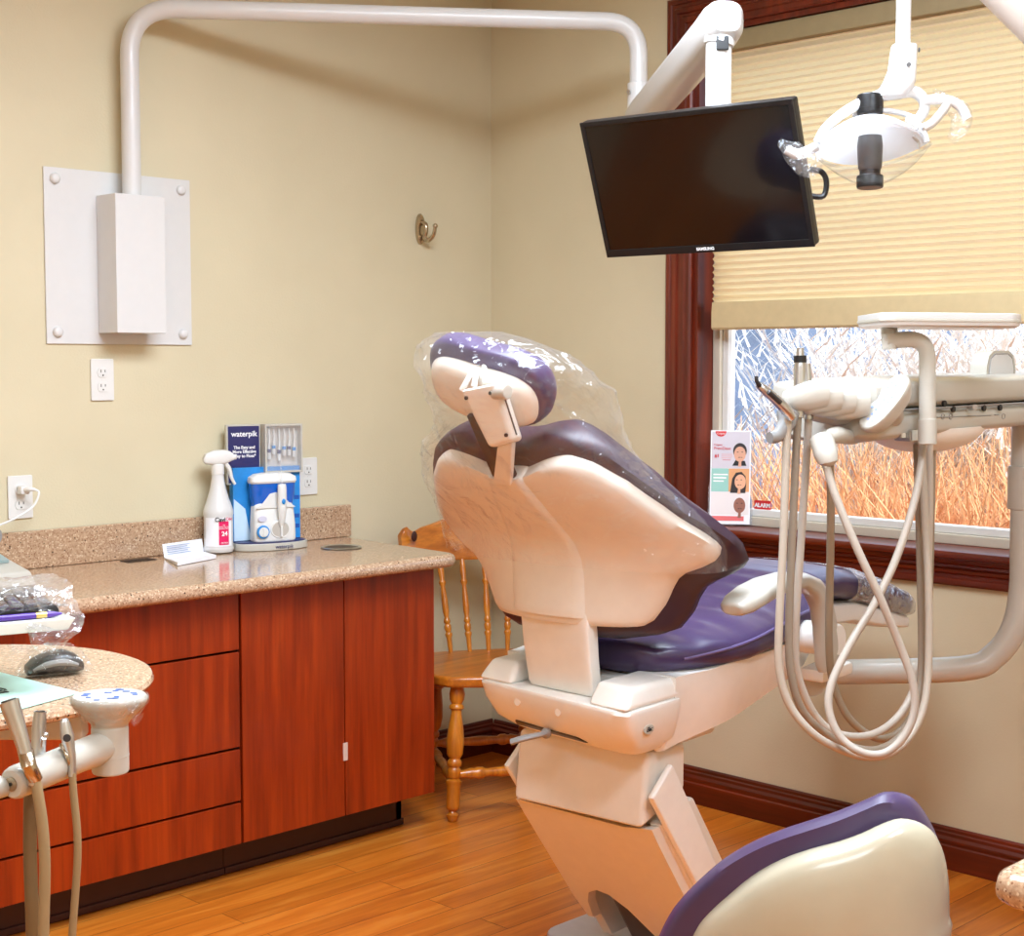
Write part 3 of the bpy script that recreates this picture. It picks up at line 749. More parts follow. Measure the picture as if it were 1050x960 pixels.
# seat pad
sec = [(-.46, .13, .795, .755), (-.45, .165, .803, .735), (-.41, .195, .812, .722), (-.36, .225, .815, .722), (-.31, .255, .820, .726), (-.25, .276, .828, .730), (-.15, .278, .842, .738), (-.02, .27, .866, .748), (.06, .258, .886, .766), (.12, .236, .890, .79), (.155, .20, .882, .815), (.175, .15, .868, .835)]
def rint(rows, s): return [interp(s, [r[0] for r in rows], [r[k] for r in rows]) for k in range(1, len(rows[0]))]
rings = []
for k in range(61):
    s = -.46+.635*k/60; hw, zt_, zb_2 = rint(sec, s); zm = zb_2+(zt_-zb_2)*.52
    ring = []
    for i in range(40):
        t = 2*PI*i/40; x, y = math.cos(t), math.sin(t)
        xx = math.copysign(abs(x)**(2/3.2), x); yy = math.copysign(abs(y)**(2/2.6), y)
        ring.append(W(s, hw*xx, zm+(zt_-zm if yy > 0 else zm-zb_2)*yy*(1 if yy < 0 else 1-.22*(1-abs(xx))**2*0)))
    rings.append(ring)
g = G().loft(rings)
for v in g.bm.verts:                                     # shallow gathers pulled towards the piping
    q = v.co-CO; w_ = abs(q.dot(CR_)); s_ = q.dot(CH_)
    if v.co.z > rint(sec, max(-.45, min(.17, s_)))[1]-.03: v.co.z += .005*noise.noise(V((s_*26, q.dot(CR_)*7, 3)))
seat = build('seat_pad', g, PURPLE, dc, sharp=70, wn=False)
for sg in (1, -1):
    pts = []
    for k in range(13):
        s = -.40+.51*k/12; hw, zt_, zb_2 = rint(sec, s); pts.append(W(s, sg*(hw-.003), zb_2+(zt_-zb_2)*(.50+.2*math.sin(k/12*PI))))
    build('piping', G().tube(pts, .0036, 8, 3), PIPE, seat)
# seat side shells, casting, release lever
for sg in (1, -1):
    top = [(-.47, .728), (-.36, .73), (-.30, .738), (-.15, .742), (-.02, .752), (.08, .775), (.15, .815)]
    bot = [(-.455, .585), (-.38, .598), (-.25, .622), (-.12, .648), (-.02, .668), (.06, .69), (.15, .80)]
    n = 24; rings = []
    for k in range(n+1):
        s = -.452+.594*k/n; zt_ = interp(s, [a for a, b in top], [b for a, b in top])+.012; zb_2 = interp(s, [a for a, b in bot], [b for a, b in bot])
        wo = .200+.035*sst((s+.46)/.22)-.02*sst((s-.0)/.15); th = .05
        rings.append([W(s, sg*w, z) for w, z in ((wo-th, zb_2+.01), (wo-.03, zb_2), (wo-.012, zb_2+.006), (wo-.002, zb_2+(zt_-zb_2)*.3), (wo+.012, zb_2+(zt_-zb_2)*.7), (wo+.014, zt_), (wo-th, zt_))])
    build('seat_side_shell', G().loft(rings), BEIGE2, dc, sharp=45)
def WK(s, w, z): return W(s-.16*w, w, z)
KR = (CR_-CH_*.16)
rings = []
for z, s0, s1, hw, e in ((.590, -.48, -.40, .165, 6), (.597, -.52, -.38, .180, 6), (.62, -.555, -.38, .202, 7), (.66, -.58, -.38, .214, 8), (.690, -.588, -.38, .218, 9), (.697, -.585, -.38, .216, 9), (.700, -.575, -.39, .208, 9)):
    rings.append(sring(WK((s0+s1)/2, 0, z), KR, CH_, hw, (s1-s0)/2, 48, e))
cast = build('seat_casting', G().loft(rings), BEIGE2, dc, sharp=40)
for sg in (1, -1):
    w0, w1 = (.110, .216)
    g = G().hexa([WK(-.586, sg*w0, .698), WK(-.586, sg*w1, .698), WK(-.39, sg*w1, .698), WK(-.39, sg*w0, .698)], [WK(-.558, sg*(w0+.006), .742), WK(-.552, sg*(w1-.016), .738), WK(-.39, sg*(w1-.008), .738), WK(-.39, sg*(w0+.004), .742)], .012, seg=3)
    build('shoulder_block', g, BEIGE2, cast)
    build('screw_cover', G().cyl(WK(-.578, sg*.06-.03, .668), WK(-.584, sg*.06-.03, .668), .0075, n=16), BEIGE, cast)
g = G().hexa([WK(-.542, -.135, .606), WK(-.540, .075, .606), WK(-.49, .075, .600), WK(-.49, -.135, .600)], [WK(-.5605, -.125, .622), WK(-.5585, .06, .619), WK(-.49, .06, .619), WK(-.49, -.125, .622)], .006)
build('casting_slot', g, DKMET, cast)
g = G().tube([CS(560, 752, -.56), CS(552, 754, -.60), CS(538, 757, -.63), CS(524, 761, -.645)], [.009, .009, .010, .0095], 12, 4, flat=.6)
g.sphere(CS(560, 752, -.565), .011, 8)
build('recline_lever', g, GREY, dc)
bq = D(665, 748, 1)-CAM; bq = CAM+bq*((CO+CR_*.2138-CAM).dot(CR_)/bq.dot(CR_))
g = G().prism(ell(.017, .009), .0, .0018, .0005, M=basis(bq, CH_, Z, CR_)); bd = build('badge', g, WARMW, cast)
text('lettering', 'Elac', .012, basis(bq+CR_*.0022, CH_, Z, CR_), INK, bd, shear=.4, bold=.0002)
# underside frame, lift box, slanted lift cover, base
build('seat_pan', G().box((-.47, -.19, .68), (-.05, .19, .728), .01, M=MC), BEIGE2, dc)
build('under_frame', G().box((-.40, -.13, .56), (-.16, .13, .70), .02, M=MC), BEIGE, dc)
build('lift_head', G().hexa([W(-.494, -.165, .437), W(-.494, .165, .437), W(-.34, .165, .485), W(-.34, -.165, .485)], [W(-.475, -.165, .585), W(-.475, .165, .585), W(-.34, .165, .585), W(-.34, -.165, .585)], .012, seg=3), BEIGE, dc)
def lz(z): return -.472+(.432-z)*.745                     # rear face of the slanted cover
prof_c = [(-.175, .432), (-.175, .395), (-.170, .17), (-.160, .115), (-.146, .115), (-.134, .165), (-.115, .195), (-.085, .21), (-.055, .205), (-.02, .175), (.02, .11), (.05, .06), (.165, .055), (.172, .395), (.175, .435), (.10, .425)]
rings_b = [W(lz(z), w, z) for w, z in prof_c]; rings_f = [W(lz(z)+.028, w, z) for w, z in prof_c]
build('lift_cover', G().loft([[p+(q-p)*.0 for p, q in zip(rings_b, rings_f)], rings_f]), BEIGE, dc, sharp=30, wn=False)
for sg in (1, -1):
    b = [W(lz(.05)+.03, sg*.15, .05), W(lz(.05)+.03, sg*.178, .05), W(lz(.05)+.16, sg*.178, .05), W(lz(.05)+.16, sg*.15, .05)]
    t_ = [W(-.452, sg*.150, .44), W(-.452, sg*.178, .44), W(-.33, sg*.178, .47), W(-.33, sg*.150, .47)]
    build('lift_side_panel', G().hexa(b, t_, .006), BEIGE, dc)
    b = [W(lz(.20)+.035, sg*.176, .20), W(lz(.20)+.035, sg*.190, .20), W(lz(.20)+.105, sg*.190, .22), W(lz(.20)+.105, sg*.176, .22)]
    t_ = [W(-.495, sg*.176, .505), W(-.495, sg*.192, .505), W(-.425, sg*.192, .56), W(-.425, sg*.176, .56)]
    build('lift_rail', G().hexa(b, t_, .006), BEIGE2, dc)
build('lift_arm', G().hexa([W(-.17, -.09, .05), W(-.17, .13, .05), W(.02, .13, .05), W(.02, -.09, .05)], [W(-.42, -.12, .46), W(-.42, .12, .46), W(-.28, .12, .46), W(-.28, -.12, .46)], .02, seg=3), DGREY, dc)
build('lift_pivot', G().cyl(W(-.40, .10, .432), W(-.40, .17, .432), .019, n=20, bev=.004), BEIGE2, dc)
MB = Matrix.Translation(CO)
build('base_plate', G().prism(rrect(.80, .54, .06, cx=.16, cy=.04), .001, .03, .008, M=MB), plain('pale_grey_base_cover', (206, 206, 214), .4), dc)
# leg rest
lr = [(.13, .17, .862, .80), (.18, .18, .880, .80), (.30, .182, .878, .795), (.45, .178, .850, .765), (.58, .174, .812, .728), (.68, .168, .780, .705), (.725, .155, .764, .698), (.745, .12, .750, .706)]
def legring(s, grow=0, low=0):
    hw, zt_, zb_2 = rint(lr, s); return sring(W(s, 0, (zt_+zb_2)/2-low), CR_, Z, hw+grow, (zt_-zb_2)/2+grow*.8, 36, 3.4)
build('leg_rest_pad', G().loft([legring(.13+.615*k/37) for k in range(38)]), PURPLE, dc, sharp=70, wn=False)
rings = []
for s, hw, zt_, zb_2 in ((.10, .13, .80, .73), (.14, .14, .80, .735), (.40, .160, .785, .728), (.60, .160, .735, .688), (.71, .150, .708, .672), (.725, .135, .704, .678)):
    rings.append(sring(W(s, 0, (zt_+zb_2)/2), CR_, Z, hw, (zt_-zb_2)/2, 32, 6))
build('leg_rest_shell', G().loft(rings), BEIGE2, dc, sharp=50)
# armrests
def armrest(sg, ds, dz):
    pts = [(-.492, .884), (-.485, .887), (-.46, .894), (-.42, .904), (-.37, .913), (-.30, .919), (-.235, .913), (-.18, .893), (-.146, .860), (-.128, .815), (-.116, .77), (-.108, .735), (-.105, .715)]
    aa = [.008, .015, .0195, .0205, .0205, .018, .0175, .021, .028, .035, .040, .043, .036]     # half thickness in the side plane
    bb = [.016, .028, .036, .039, .037, .031, .026, .022, .020, .018, .018, .017, .014]       # half width across
    P = [W(s+ds, sg*.335, z+dz) for s, z in pts]; rings = []
    for i, p in enumerate(P):
        t = (P[min(i+1, len(P)-1)]-P[max(i-1, 0)]).normalized(); nn = CR_.cross(t).normalized()
        rings.append(sring(p, CR_, nn, bb[i], aa[i], 24, 2.6))
    am = build('armrest', G().loft(rings), WARMW, dc, sharp=60)
    s0, z0 = -.066+ds*.4, .772+dz*.3
    build('armrest_pivot', G().cyl(W(s0, sg*.26, z0), W(s0, sg*.352, z0), .035, n=28, bev=.006), BEIGE2, am)
    return am
armrest(1, .045, 0)
armrest(-1, .135, -.015)
# headrest: glide bar, mechanism box, pad, rear shell
gl = build('headrest_bar', G().hexa([BK(.53, -.028, -.055), BK(.53, .028, -.055), BK(.53, .028, -.043), BK(.53, -.028, -.043)], [BK(.70, -.028, -.045), BK(.70, .028, -.045), BK(.70, .028, -.034), BK(.70, -.028, -.034)], .003), DKMET, dc)
HC = W(-.785, .0, 1.312)
rl = math.radians(15)
h_up = (Z*math.cos(.44)-CH_*math.sin(.44)).normalized(); h_ri = (CR_*math.cos(rl)-h_up*math.sin(rl)).normalized(); h_up = (h_up-h_ri*h_up.dot(h_ri)).normalized(); h_fw = (CH_-h_up*CH_.dot(h_up)-h_ri*CH_.dot(h_ri)).normalized()
def HP(w, l, f): return HC+h_ri*w+h_up*l+h_fw*f
HORSE = [(a*.84, b*.95) for a, b in [(0, .076), (.06, .076), (.11, .068), (.145, .046), (.160, .012), (.157, -.028), (.138, -.060), (.10, -.078), (.05, -.084), (0, -.085)]]
def dome(prof_, mat, nm, parent, bendk=.8, dy=0):
    """stack of scaled outlines: (forward offset, scale across, scale up)"""
    half = [(-a, b) for a, b in reversed(HORSE[1:-1])]
    P = [V((a, b, 0)) for a, b in HORSE+half]; base = []; n = len(P)
    for i in range(n):
        a, b, c, d = P[i-1], P[i], P[(i+1) % n], P[(i+2) % n]
        for q in range(3):
            t = q/3; base.append(.5*((2*b)+(c-a)*t+(2*a-5*b+4*c-d)*t*t+(3*b-a-3*c+d)*t**3))
    return build(nm, G().loft([[HP(p.x*sx, p.y*sy+dy, f+bendk*(p.x*sx)**2) for p in base] for f, sx, sy in prof_]), mat, parent, sharp=60, wn=False)
hpad = dome([(.0, .70, .6), (.0, .93, .90), (.005, .98, .97), (.012, 1.0, 1.0), (.034, 1.0, 1.0), (.048, .96, .94), (.057, .85, .78), (.060, .5, .4)], PURPLE, 'headrest_pad', dc)
dome([(-.022, .45, .36), (-.020, .70, .56), (-.014, .84, .68), (-.006, .90, .74), (.004, .92, .76)], BEIGE, 'headrest_shell', hpad, dy=-.015, bendk=.9)
SM = -.800
q4 = [CS(500, 460, SM), CS(526, 452, SM+.015), CS(507, 393, SM-.045), CS(470, 400, SM-.06)]
bk_ = CH_*.035
g = G().hexa([q4[0], q4[1], q4[1]+bk_, q4[0]+bk_], [q4[3], q4[2], q4[2]+bk_, q4[3]+bk_], .009, seg=3)
mb = build('headrest_mechanism', g, BEIGE2, dc)
g = G()
for u_, v_ in ((.12, .85), (.82, .85), (.85, .12)):
    p = q4[0].lerp(q4[1], u_).lerp(q4[3].lerp(q4[2], u_), v_)-CH_*.0005; g.cyl(p, p-CH_*.003, .0035, n=10)
build('screws', g, DKMET, mb, wn=False)
nx_ = (q4[1]-q4[0]).normalized()
build('mechanism_seam', G().tube([q4[1].lerp(q4[2], .1)+nx_*.001+CH_*.014, q4[1].lerp(q4[2], .9)+nx_*.001+CH_*.014], .0016, 6), DGREY, mb)
gl = build('headrest_bar', G().hexa([BK(.555, -.022, -.066), BK(.555, .022, -.066), BK(.555, .022, -.054), BK(.555, -.022, -.054)], [q4[0]+nx_*.01+CH_*.012, q4[1]-nx_*.01+CH_*.012, q4[1]-nx_*.01+CH_*.024, q4[0]+nx_*.01+CH_*.024], .003), BEIGE, dc)
kn = CS(507, 402, SM-.04)
build('lock_knob', G().cyl(kn+CH_*.012-CR_*.012, kn+CH_*.012+CR_*.022, .014, n=20, bev=.004), WARMW, dc)
g = G()
for x0, y0, x1, y1 in ((474, 400, 486, 378), (498, 392, 496, 372), (486, 396, 490, 376)): g.tube([CS(x0, y0, SM-.03), CS((x0+x1)/2, (y0+y1)/2, SM-.025), CS(x1, y1, SM+.02)], [.006, .005, .005], 10, 4)
build('headrest_yoke', g, BEIGE2, dc)

# clear plastic covers: over the headrest and upper back, and over the foot of the leg rest
rings = []
prf = [(.965, .300, .350, .120, .080), (1.02, .305, .345, .125, .082), (1.06, .295, .330, .12, .086), (1.11, .272, .300, .125, .088), (1.16, .236, .262, .13, .088), (1.20, .180, .245, .13, .088), (1.235, .136, .240, .125, .084), (1.27, .116, .242, .12, .080), (1.305, .108, .245, .12, .078), (1.34, .106, .225, .115, .072), (1.37, .108, .18, .10, .062), (1.395, .100, .11, .07, .048), (1.408, .07, .06, .035, .03)]
nseg = 140
for k in range(97):
    z = prf[0][0]+(prf[-1][0]-prf[0][0])*k/96
    wl, wr2, ff, fb2 = rint(prf, z)
    l_ = z
    sback = interp(z, [p[1] for p in PR], [p[0]-.012 for p in PR])
    ring = []
    for i in range(nseg):
        t = 2*PI*i/nseg; x, y = math.cos(t), math.sin(t)
        xx = math.copysign(abs(x)**(2/2.6), x); yy = math.copysign(abs(y)**(2/2.6), y)
        w = xx*(wr2 if xx > 0 else wl)
        kk = interp(z, [1.0, 1.2, 1.3, 1.4], [.36, .36, .6, .4])
        s = sback+kk*w*w+(yy*ff if yy > 0 else yy*fb2)
        p = W(s, w, z)
        a = (.012 if 4 < k < 92 else .006)*(.45 if z < 1.17 else 1)
        rdg = lambda v: (1-2*abs(noise.noise(v)))
        nn = noise.noise(V((w*7+3, z*5+w*5, s*7)))*a+(max(0, rdg(V((w*9+z*6, z*6-w*7, s*7))))**7)*a*.9*(.3 if z < 1.17 else 1)+(max(0, rdg(V((w*16+z*14, z*9-w*18, s*13+4))))**7)*a*.6
        ring.append(p+(CH_*yy+CR_*xx).normalized()*nn)
    rings.append(ring)
single('headrest_plastic_cover', G().loft(rings, caps=False), FILM, 'loose clear plastic cover draped over the headrest and upper back of the purple dental chair', 'plastic cover', W(-.66, 0, 1.0), sharp=70, wn=False)
rings = []
for k in range(31):
    s = .36+.40*k/30
    r_ = legring(min(s, .743), .006+.004*(k > 28), .0)
    if k == 30: c_ = sum(r_, V())/len(r_); r_ = [c_+(p-c_)*.8+CH_*.012 for p in r_]
    rings.append([p+noise.noise_vector(p*32)*.0045+noise.noise_vector(p*80)*.002 for p in r_])
single('leg_rest_plastic_cover', G().loft(rings, caps=False), film('silvery_plastic_film', .32, .08, .16, bump=1.0, scale=26), 'crinkled clear plastic cover on the foot end of the leg rest', 'plastic cover', W(.56, 0, .76), sharp=50, wn=False)
# ------------------------------------------------------------------ wooden chair in the corner
wx, wy = -.40, -.40
rot = math.radians(-121)                                     # facing direction
f_ = V((math.cos(rot), math.sin(rot), 0)); s_ = V((-f_.y, f_.x, 0))
# s_ points to the sitter's left; image left is the sitter's right
WO = V((-.415, -.43, 0))
def Q(a, b, z): return WO+s_*a+f_*b+Z*z
wch = thing('wooden_chair', 'honey oak spindle back chair standing in the room corner behind the worktop end', 'chair', WO)
ZS = .43
so = [(-.205, -.19), (-.12, -.215), (0, -.222), (.12, -.215), (.205, -.19), (.222, -.10), (.225, .06), (.215, .15), (.17, .195), (.08, .215), (0, .218), (-.08, .215), (-.17, .195), (-.215, .15), (-.225, .06), (-.222, -.10)]
MQ = Matrix((s_, f_, Z)).transposed().to_4x4(); MQ.translation = WO
build('seat', G().prism(so, ZS-.034, ZS, .011, M=MQ, seg=4), OAKX, wch, sharp=50)
def turned(g, p0, p1, prof_, n=18):
    p0, p1 = V(p0), V(p1); d = p1-p0; g.tube([p0+d*t for t, r in prof_], [r for t, r in prof_], n); return g
LEG = [(0, .013), (.03, .018), (.045, .02), (.06, .013), (.075, .012), (.085, .019), (.10, .02), (.112, .0205), (.25, .0205), (.265, .024), (.285, .024), (.30, .015), (.315, .02), (.34, .02), (.36, .022), (.38, .016), (.395, .022), (.42, .022), (.44, .016), (.47, .024), (.56, .027), (.66, .023), (.76, .016), (.785, .016), (.795, .022), (.815, .022), (.83, .016), (.86, .022), (.90, .024), (.95, .019), (1, .016)]
for a, b, ta, tb in ((-.17, .20, -.14, .14), (.17, .20, .14, .14), (-.165, -.215, -.135, -.155), (.165, -.215, .135, -.155)):
    build('leg', turned(G(), Q(a, b, .001), Q(ta, tb, ZS-.02), LEG), OAK, wch, sharp=50)
STR = [(0, .009), (.1, .012), (.16, .017), (.19, .014), (.22, .018), (.27, .018), (.30, .012), (.5, .016), (.70, .012), (.73, .018), (.78, .018), (.81, .014), (.84, .017), (.9, .012), (1, .009)]
def legp(a, b, ta, tb, z): t = z/(ZS-.02); return Q(a+(ta-a)*t, b+(tb-b)*t, z)
FL, FR_ = (-.17, .20, -.14, .14), (.17, .20, .14, .14); BL, BR = (-.165, -.215, -.135, -.155), (.165, -.215, .135, -.155)
for A, B, z in ((FL, FR_, .135), (BL, BR, .135), (FL, BL, .12), (FR_, BR, .12)):
    build('stretcher', turned(G(), legp(*A, z), legp(*B, z), STR), OAK, wch, sharp=50)
# back: spindles fan up to a curved crest rail
SPN = [(0, .006), (.08, .008), (.16, .0085), (.19, .0115), (.21, .0115), (.225, .008), (.25, .011), (.29, .011), (.31, .0075), (.33, .0115), (.36, .0095), (.38, .0075), (.44, .0105), (.56, .0105), (.70, .007), (.735, .0115), (.755, .0115), (.77, .0075), (.86, .0105), (.95, .008), (1, .006)]
def crest(a): return -.275+.55*a*a*1.4                          # curve of the rail, forward at its ends
ZR0, ZR1 = .715, .845
for k in range(6):
    a = -.155+.31*k/5
    build('spindle', turned(G(), Q(a, -.185+.10*a*a*4*.3, ZS-.004), Q(a*1.22, crest(a*1.22)+.0, ZR0+.008), SPN, 14), OAK, wch, sharp=50)
rings = []
for k in range(41):
    a = -.245+.49*k/40; e = abs(a)/.245
    zt_ = ZR1+.028*math.cos(min(1, e*1.25)*PI)*.8-.02*sst((e-.9)/.1)-.012*math.exp(-((e-.80)/.08)**2)+.01*math.exp(-((e-.93)/.05)**2)
    zb_2 = ZR0+.012*e*e+.012*sst((e-.92)/.08)
    th = .011
    c_ = Q(a, crest(a), 0); d_ = (Q(a+.01, crest(a+.01), 0)-Q(a-.01, crest(a-.01), 0)).normalized(); nn = d_.cross(Z)
    lean = -f_*.03
    rings.append([c_+nn*x*th+Z*(zb_2+(zt_-zb_2)*t)+lean*t for x, t in ((-1, .06), (-1, .94), (-.6, 1), (.6, 1), (1, .94), (1, .06), (.6, 0), (-.6, 0))])
build('crest_rail', G().loft(rings), OAKX, wch, sharp=40)
# hand slot at the left end of the rail
for sg in (-1,):
    a = sg*.205
    c_ = Q(a, crest(a), .80); d_ = (Q(a+.01, crest(a+.01), 0)-Q(a-.01, crest(a-.01), 0)).normalized(); nn = d_.cross(Z); nn = nn if nn.dot(f_) > 0 else -nn
    build('rail_scoop', G().sphere((0, 0, 0), (.011, .017, .003), 8, M=basis(c_+nn*.0115, d_, Z)), KICK, wch)

# ------------------------------------------------------------------ monitor and its wall arm
ma = thing('monitor_wall_mount', 'white tubular wall arm reaching from its square wall plate out to the monitor', 'wall arm', (-1.43, -.003, 1.64))
build('wall_plate', G().box((-1.659, -.0065, 1.403), (-1.207, -.0005, 1.872), .002), WHITE, ma)
for x in (-1.628, -1.238):
    for z in (1.435, 1.842): build('bolt_cap', G().loft([sring(V((x, y, z)), X, Z, r, r, 20) for r, y in ((.0145, -.0066), (.0145, -.012), (.011, -.017), (.005, -.019))]), WHITE, ma)
build('cover_box', G().box((-1.506, -.106, 1.433), (-1.353, -.0068, 1.806), .0025), WHITE, ma)
TR = .0255
A0 = V((-1.425, -.056, 1.80)); A1 = V((-1.425, -.056, 2.313)); A2 = V((-.306, -.914, 2.314)); A3 = V((-.306, -.914, 2.12))
pts = fillet([A0, A1, A2, A3], .13, 12)
build('arm_tube', G().tube(pts, TR, 24), WHITE, ma, wn=False)
co_ = build('collar', G().cyl((-.306, -.914, 2.145), (-.306, -.914, 1.985), .0315, n=28, bev=.003), WHITE, ma)
build('collar_screw', G().cyl(V((-.306, -.914, 2.115))-RT*.028-FW*.02, V((-.306, -.914, 2.115))-RT*.031-FW*.024, .006, n=12), CHROME, co_)
# spring arm from the collar up to the elbow over the monitor
mon_c = V((-1.054, -1.705, 1.736)); m_n = V((-.917, -.149, -.37)).normalized(); m_r = V((.159, -.987, .004)); m_r = (m_r-m_n*m_r.dot(m_n)).normalized(); m_u = m_n.cross(m_r)
E1 = D(741, 24, 3.34); E0 = V((-.306, -.914, 2.035))
ax = (E1-E0).normalized(); sd_ = ax.cross(Z).normalized(); nu_ = sd_.cross(ax)
rings = []
L_ = (E1-E0).length
for t, a, b in ((-.035, .02, .02), (-.02, .034, .034), (.02, .043, .043), (.12, .045, .047), (L_-.12, .043, .048), (L_-.03, .044, .050), (L_+.02, .042, .044), (L_+.04, .030, .028)):
    rings.append(sring(E0+ax*t, sd_, nu_, a, b, 32, 3))
sa = build('spring_arm', G().loft(rings), WHITE, ma, sharp=50)
dt0 = D(737, 47, 3.34); dt1 = V((dt0.x, dt0.y, 1.76))
dtp = build('drop_tube', G().cyl(dt0+Z*.02, dt1, .0285, n=28, bev=.003), WHITE, ma)
build('elbow_joint', G().cyl(E1+sd_*.0-Z*.0-FW*.0, dt0+Z*.0, .034, n=24, bev=.004), WHITE, ma)
build('elbow_pin', G().box((-.014, -.016, 0), (.014, .016, .006), .004, M=basis(dt0-FW*.0275-Z*.002+RT*.004, RT, UP)), BLACK, dtp)
mk = thing('monitor', 'black flat screen monitor tilted down at the end of the white wall arm', 'monitor', mon_c)
def MP(a, b, c): return mon_c+m_r*a+m_u*b+m_n*c
MM = Matrix((m_r, m_u, m_n)).transposed().to_4x4(); MM.translation = mon_c
build('housing', G().box((-.255, -.155, -.030), (.255, .155, -.002), .006, M=MM).box((-.19, -.11, -.048), (.19, .11, -.029), .012, M=MM), BLACK, mk)
g = G(); bz = .011
g.box((-.255, .155-bz, -.004), (.255, .155, .002), .0015, M=MM).box((-.255, -.155, -.004), (.255, -.155+.017, .002), .0015, M=MM).box((-.255, -.139, -.004), (-.255+bz, .145, .002), .0015, M=MM).box((.255-bz, -.139, -.004), (.255, .145, .002), .0015, M=MM)
bzo = build('bezel', g, BLACK, mk)
build('screen', G().box((-.245, -.139, -.003), (.245, .145, -.0005), M=MM), SCREEN, mk, wn=False)
text('lettering', 'SAMSUNG', .0095, basis(MP(.0, -.1465, .0023), m_r, m_u), WINK, bzo, bold=.0003)
tp0 = MP(.0, .03, -.048)
build('mount_head', G().hexa(*[[MP(x, y, c) for x, y in ((-.04, -.04), (.04, -.04), (.04, .04), (-.04, .04))] for c in (-.075, -.048)], .004).tube([MP(0, 0, -.07), V((dt1.x, dt1.y, 1.775))], .02, 14), BLACK, mk)
g = G(); q0 = MP(.235, -.06, -.05); g.tube([q0, q0+RT*.03-Z*.0, q0+RT*.036+Z*.03, q0+RT*.025+Z*.05, q0+Z*.055], .006, 8, 5); build('cable', g, BLACK, mk)
# ------------------------------------------------------------------ dental operating light on its overhead arm
LD = 3.0
def L(px, py, dt=0): return D(px, py, LD+dt)
pxm = LD/FPX
lt = thing('dental_light', 'white dental operating light with a clear shield hanging before the window shade', 'dental light', L(905, 150))
a0, a1 = L(926, -123), L(1250, 201)
pole_ = build('drop_pole', G().cyl(V((L(926, 40).x, L(926, 40).y, a0.z)), L(926, 52), .0145, n=20), WHITE, lt)
build('overhead_arm', G().tube([a0-(a1-a0).normalized()*.06, a0, a1, a1+(a1-a0).normalized()*.05], [.045, .056, .056, .05], 28), plain('warm_grey_enamel', (206, 196, 186), .35, .01), lt)
build('post', G().cyl(V((a1.x, a1.y, .001)), V((a1.x, a1.y, a1.z+.07)), .033, n=24).cyl((a1.x, a1.y, .001), (a1.x, a1.y, .03), .14, n=32, bev=.006), WHITE, lt)
g = G(); g.loft([sring(L(x, y), RT, FW, a*pxm, a*pxm*.9, 24, 3) for x, y, a in ((927, 47, 12.5), (927, 50, 13), (925, 72, 14), (922, 84, 16), (918, 92, 17), (913, 100, 14))])
jb = build('joint', g, WHITE, lt, sharp=50)
g = G().cyl(L(928, 70)-FW*.027, L(928, 70)-FW*.030, .0045, n=12); g2 = G().cyl(L(937, 54)-FW*.02+RT*.004, L(937, 54)-FW*.02+RT*.006, .0045, n=12)
build('screw', g, DGREY, jb); build('screw', g2, DGREY, jb)
# yoke
yk = [L(838, 146), L(846, 132), L(862, 118), L(880, 107), L(900, 99), L(918, 95), L(936, 94), L(946, 101), L(948, 112), L(942, 122), L(938, 126)]
build('yoke', G().tube(yk, [5.5*pxm, 6*pxm, 6.5*pxm, 7*pxm, 8*pxm, 9*pxm, 8*pxm, 7*pxm, 7*pxm, 6.5*pxm, 5*pxm], 16, 4, flat=.8), WHITE, lt)
# reflector: a lens-shaped dish facing down towards the chair
lc = L(892, 151); lx = (L(955, 147)-L(832, 153)).normalized()
ln = (Z*.93+FW*.34); ln = (ln-lx*ln.dot(lx)).normalized(); lyv = ln.cross(lx).normalized(); lyv = lyv if lyv.dot(FW) > 0 else -lyv
HA, HB = 62*pxm, .085
def lens(k, n=40):
    o = []
    for i in range(n):
        t = 2*PI*i/n; x = math.cos(t); y = math.sin(t); o.append((x, math.copysign((1-abs(x)**2.2)**.9, y) if abs(x) < 1 else 0))
    return [(x*k, y*k) for x, y in o]
def dish(h, ks, sgn, nm, mat, par, dz=0):
    rings = []
    for k in ks:
        hh = h*(1-k*k)
        rings.append([lc+lx*(x*HA)+lyv*(y*HB)+ln*(sgn*hh+dz) for x, y in lens(k)])
    return build(nm, G().loft(rings, caps=False), mat, par, sharp=70, wn=False)
ks = [1, .97, .9, .8, .65, .5, .35, .2, .08, .01]
REFL = NT('frosted_reflector_glass'); d_r = REFL.n('ShaderNodeBsdfDiffuse'); t_r = REFL.n('ShaderNodeBsdfTranslucent'); d_r.inputs[0].default_value = (.88, .91, .96, 1); t_r.inputs[0].default_value = (.92, .95, 1, 1)
x_r = REFL.n('ShaderNodeMixShader'); x_r.inputs[0].default_value = .5; REFL.l(d_r.outputs[0], x_r.inputs[1]); REFL.l(t_r.outputs[0], x_r.inputs[2]); REFL.l(x_r.outputs[0], REFL.o.inputs['Surface']); REFL = REFL.m
rf = dish(.058, ks, 1, 'reflector', REFL, lt, .006)
dish(.078, ks, -1, 'shield', pane_mat('clear_shield', (.97, .975, .985)), lt, -.002)
rg = [lc+lx*(x*HA*1.01)+lyv*(y*HB*1.01) for x, y in lens(1)]
build('rim', G().tube(rg+[rg[0]], .0028, 8, caps=False), ACRYL, lt, wn=False)
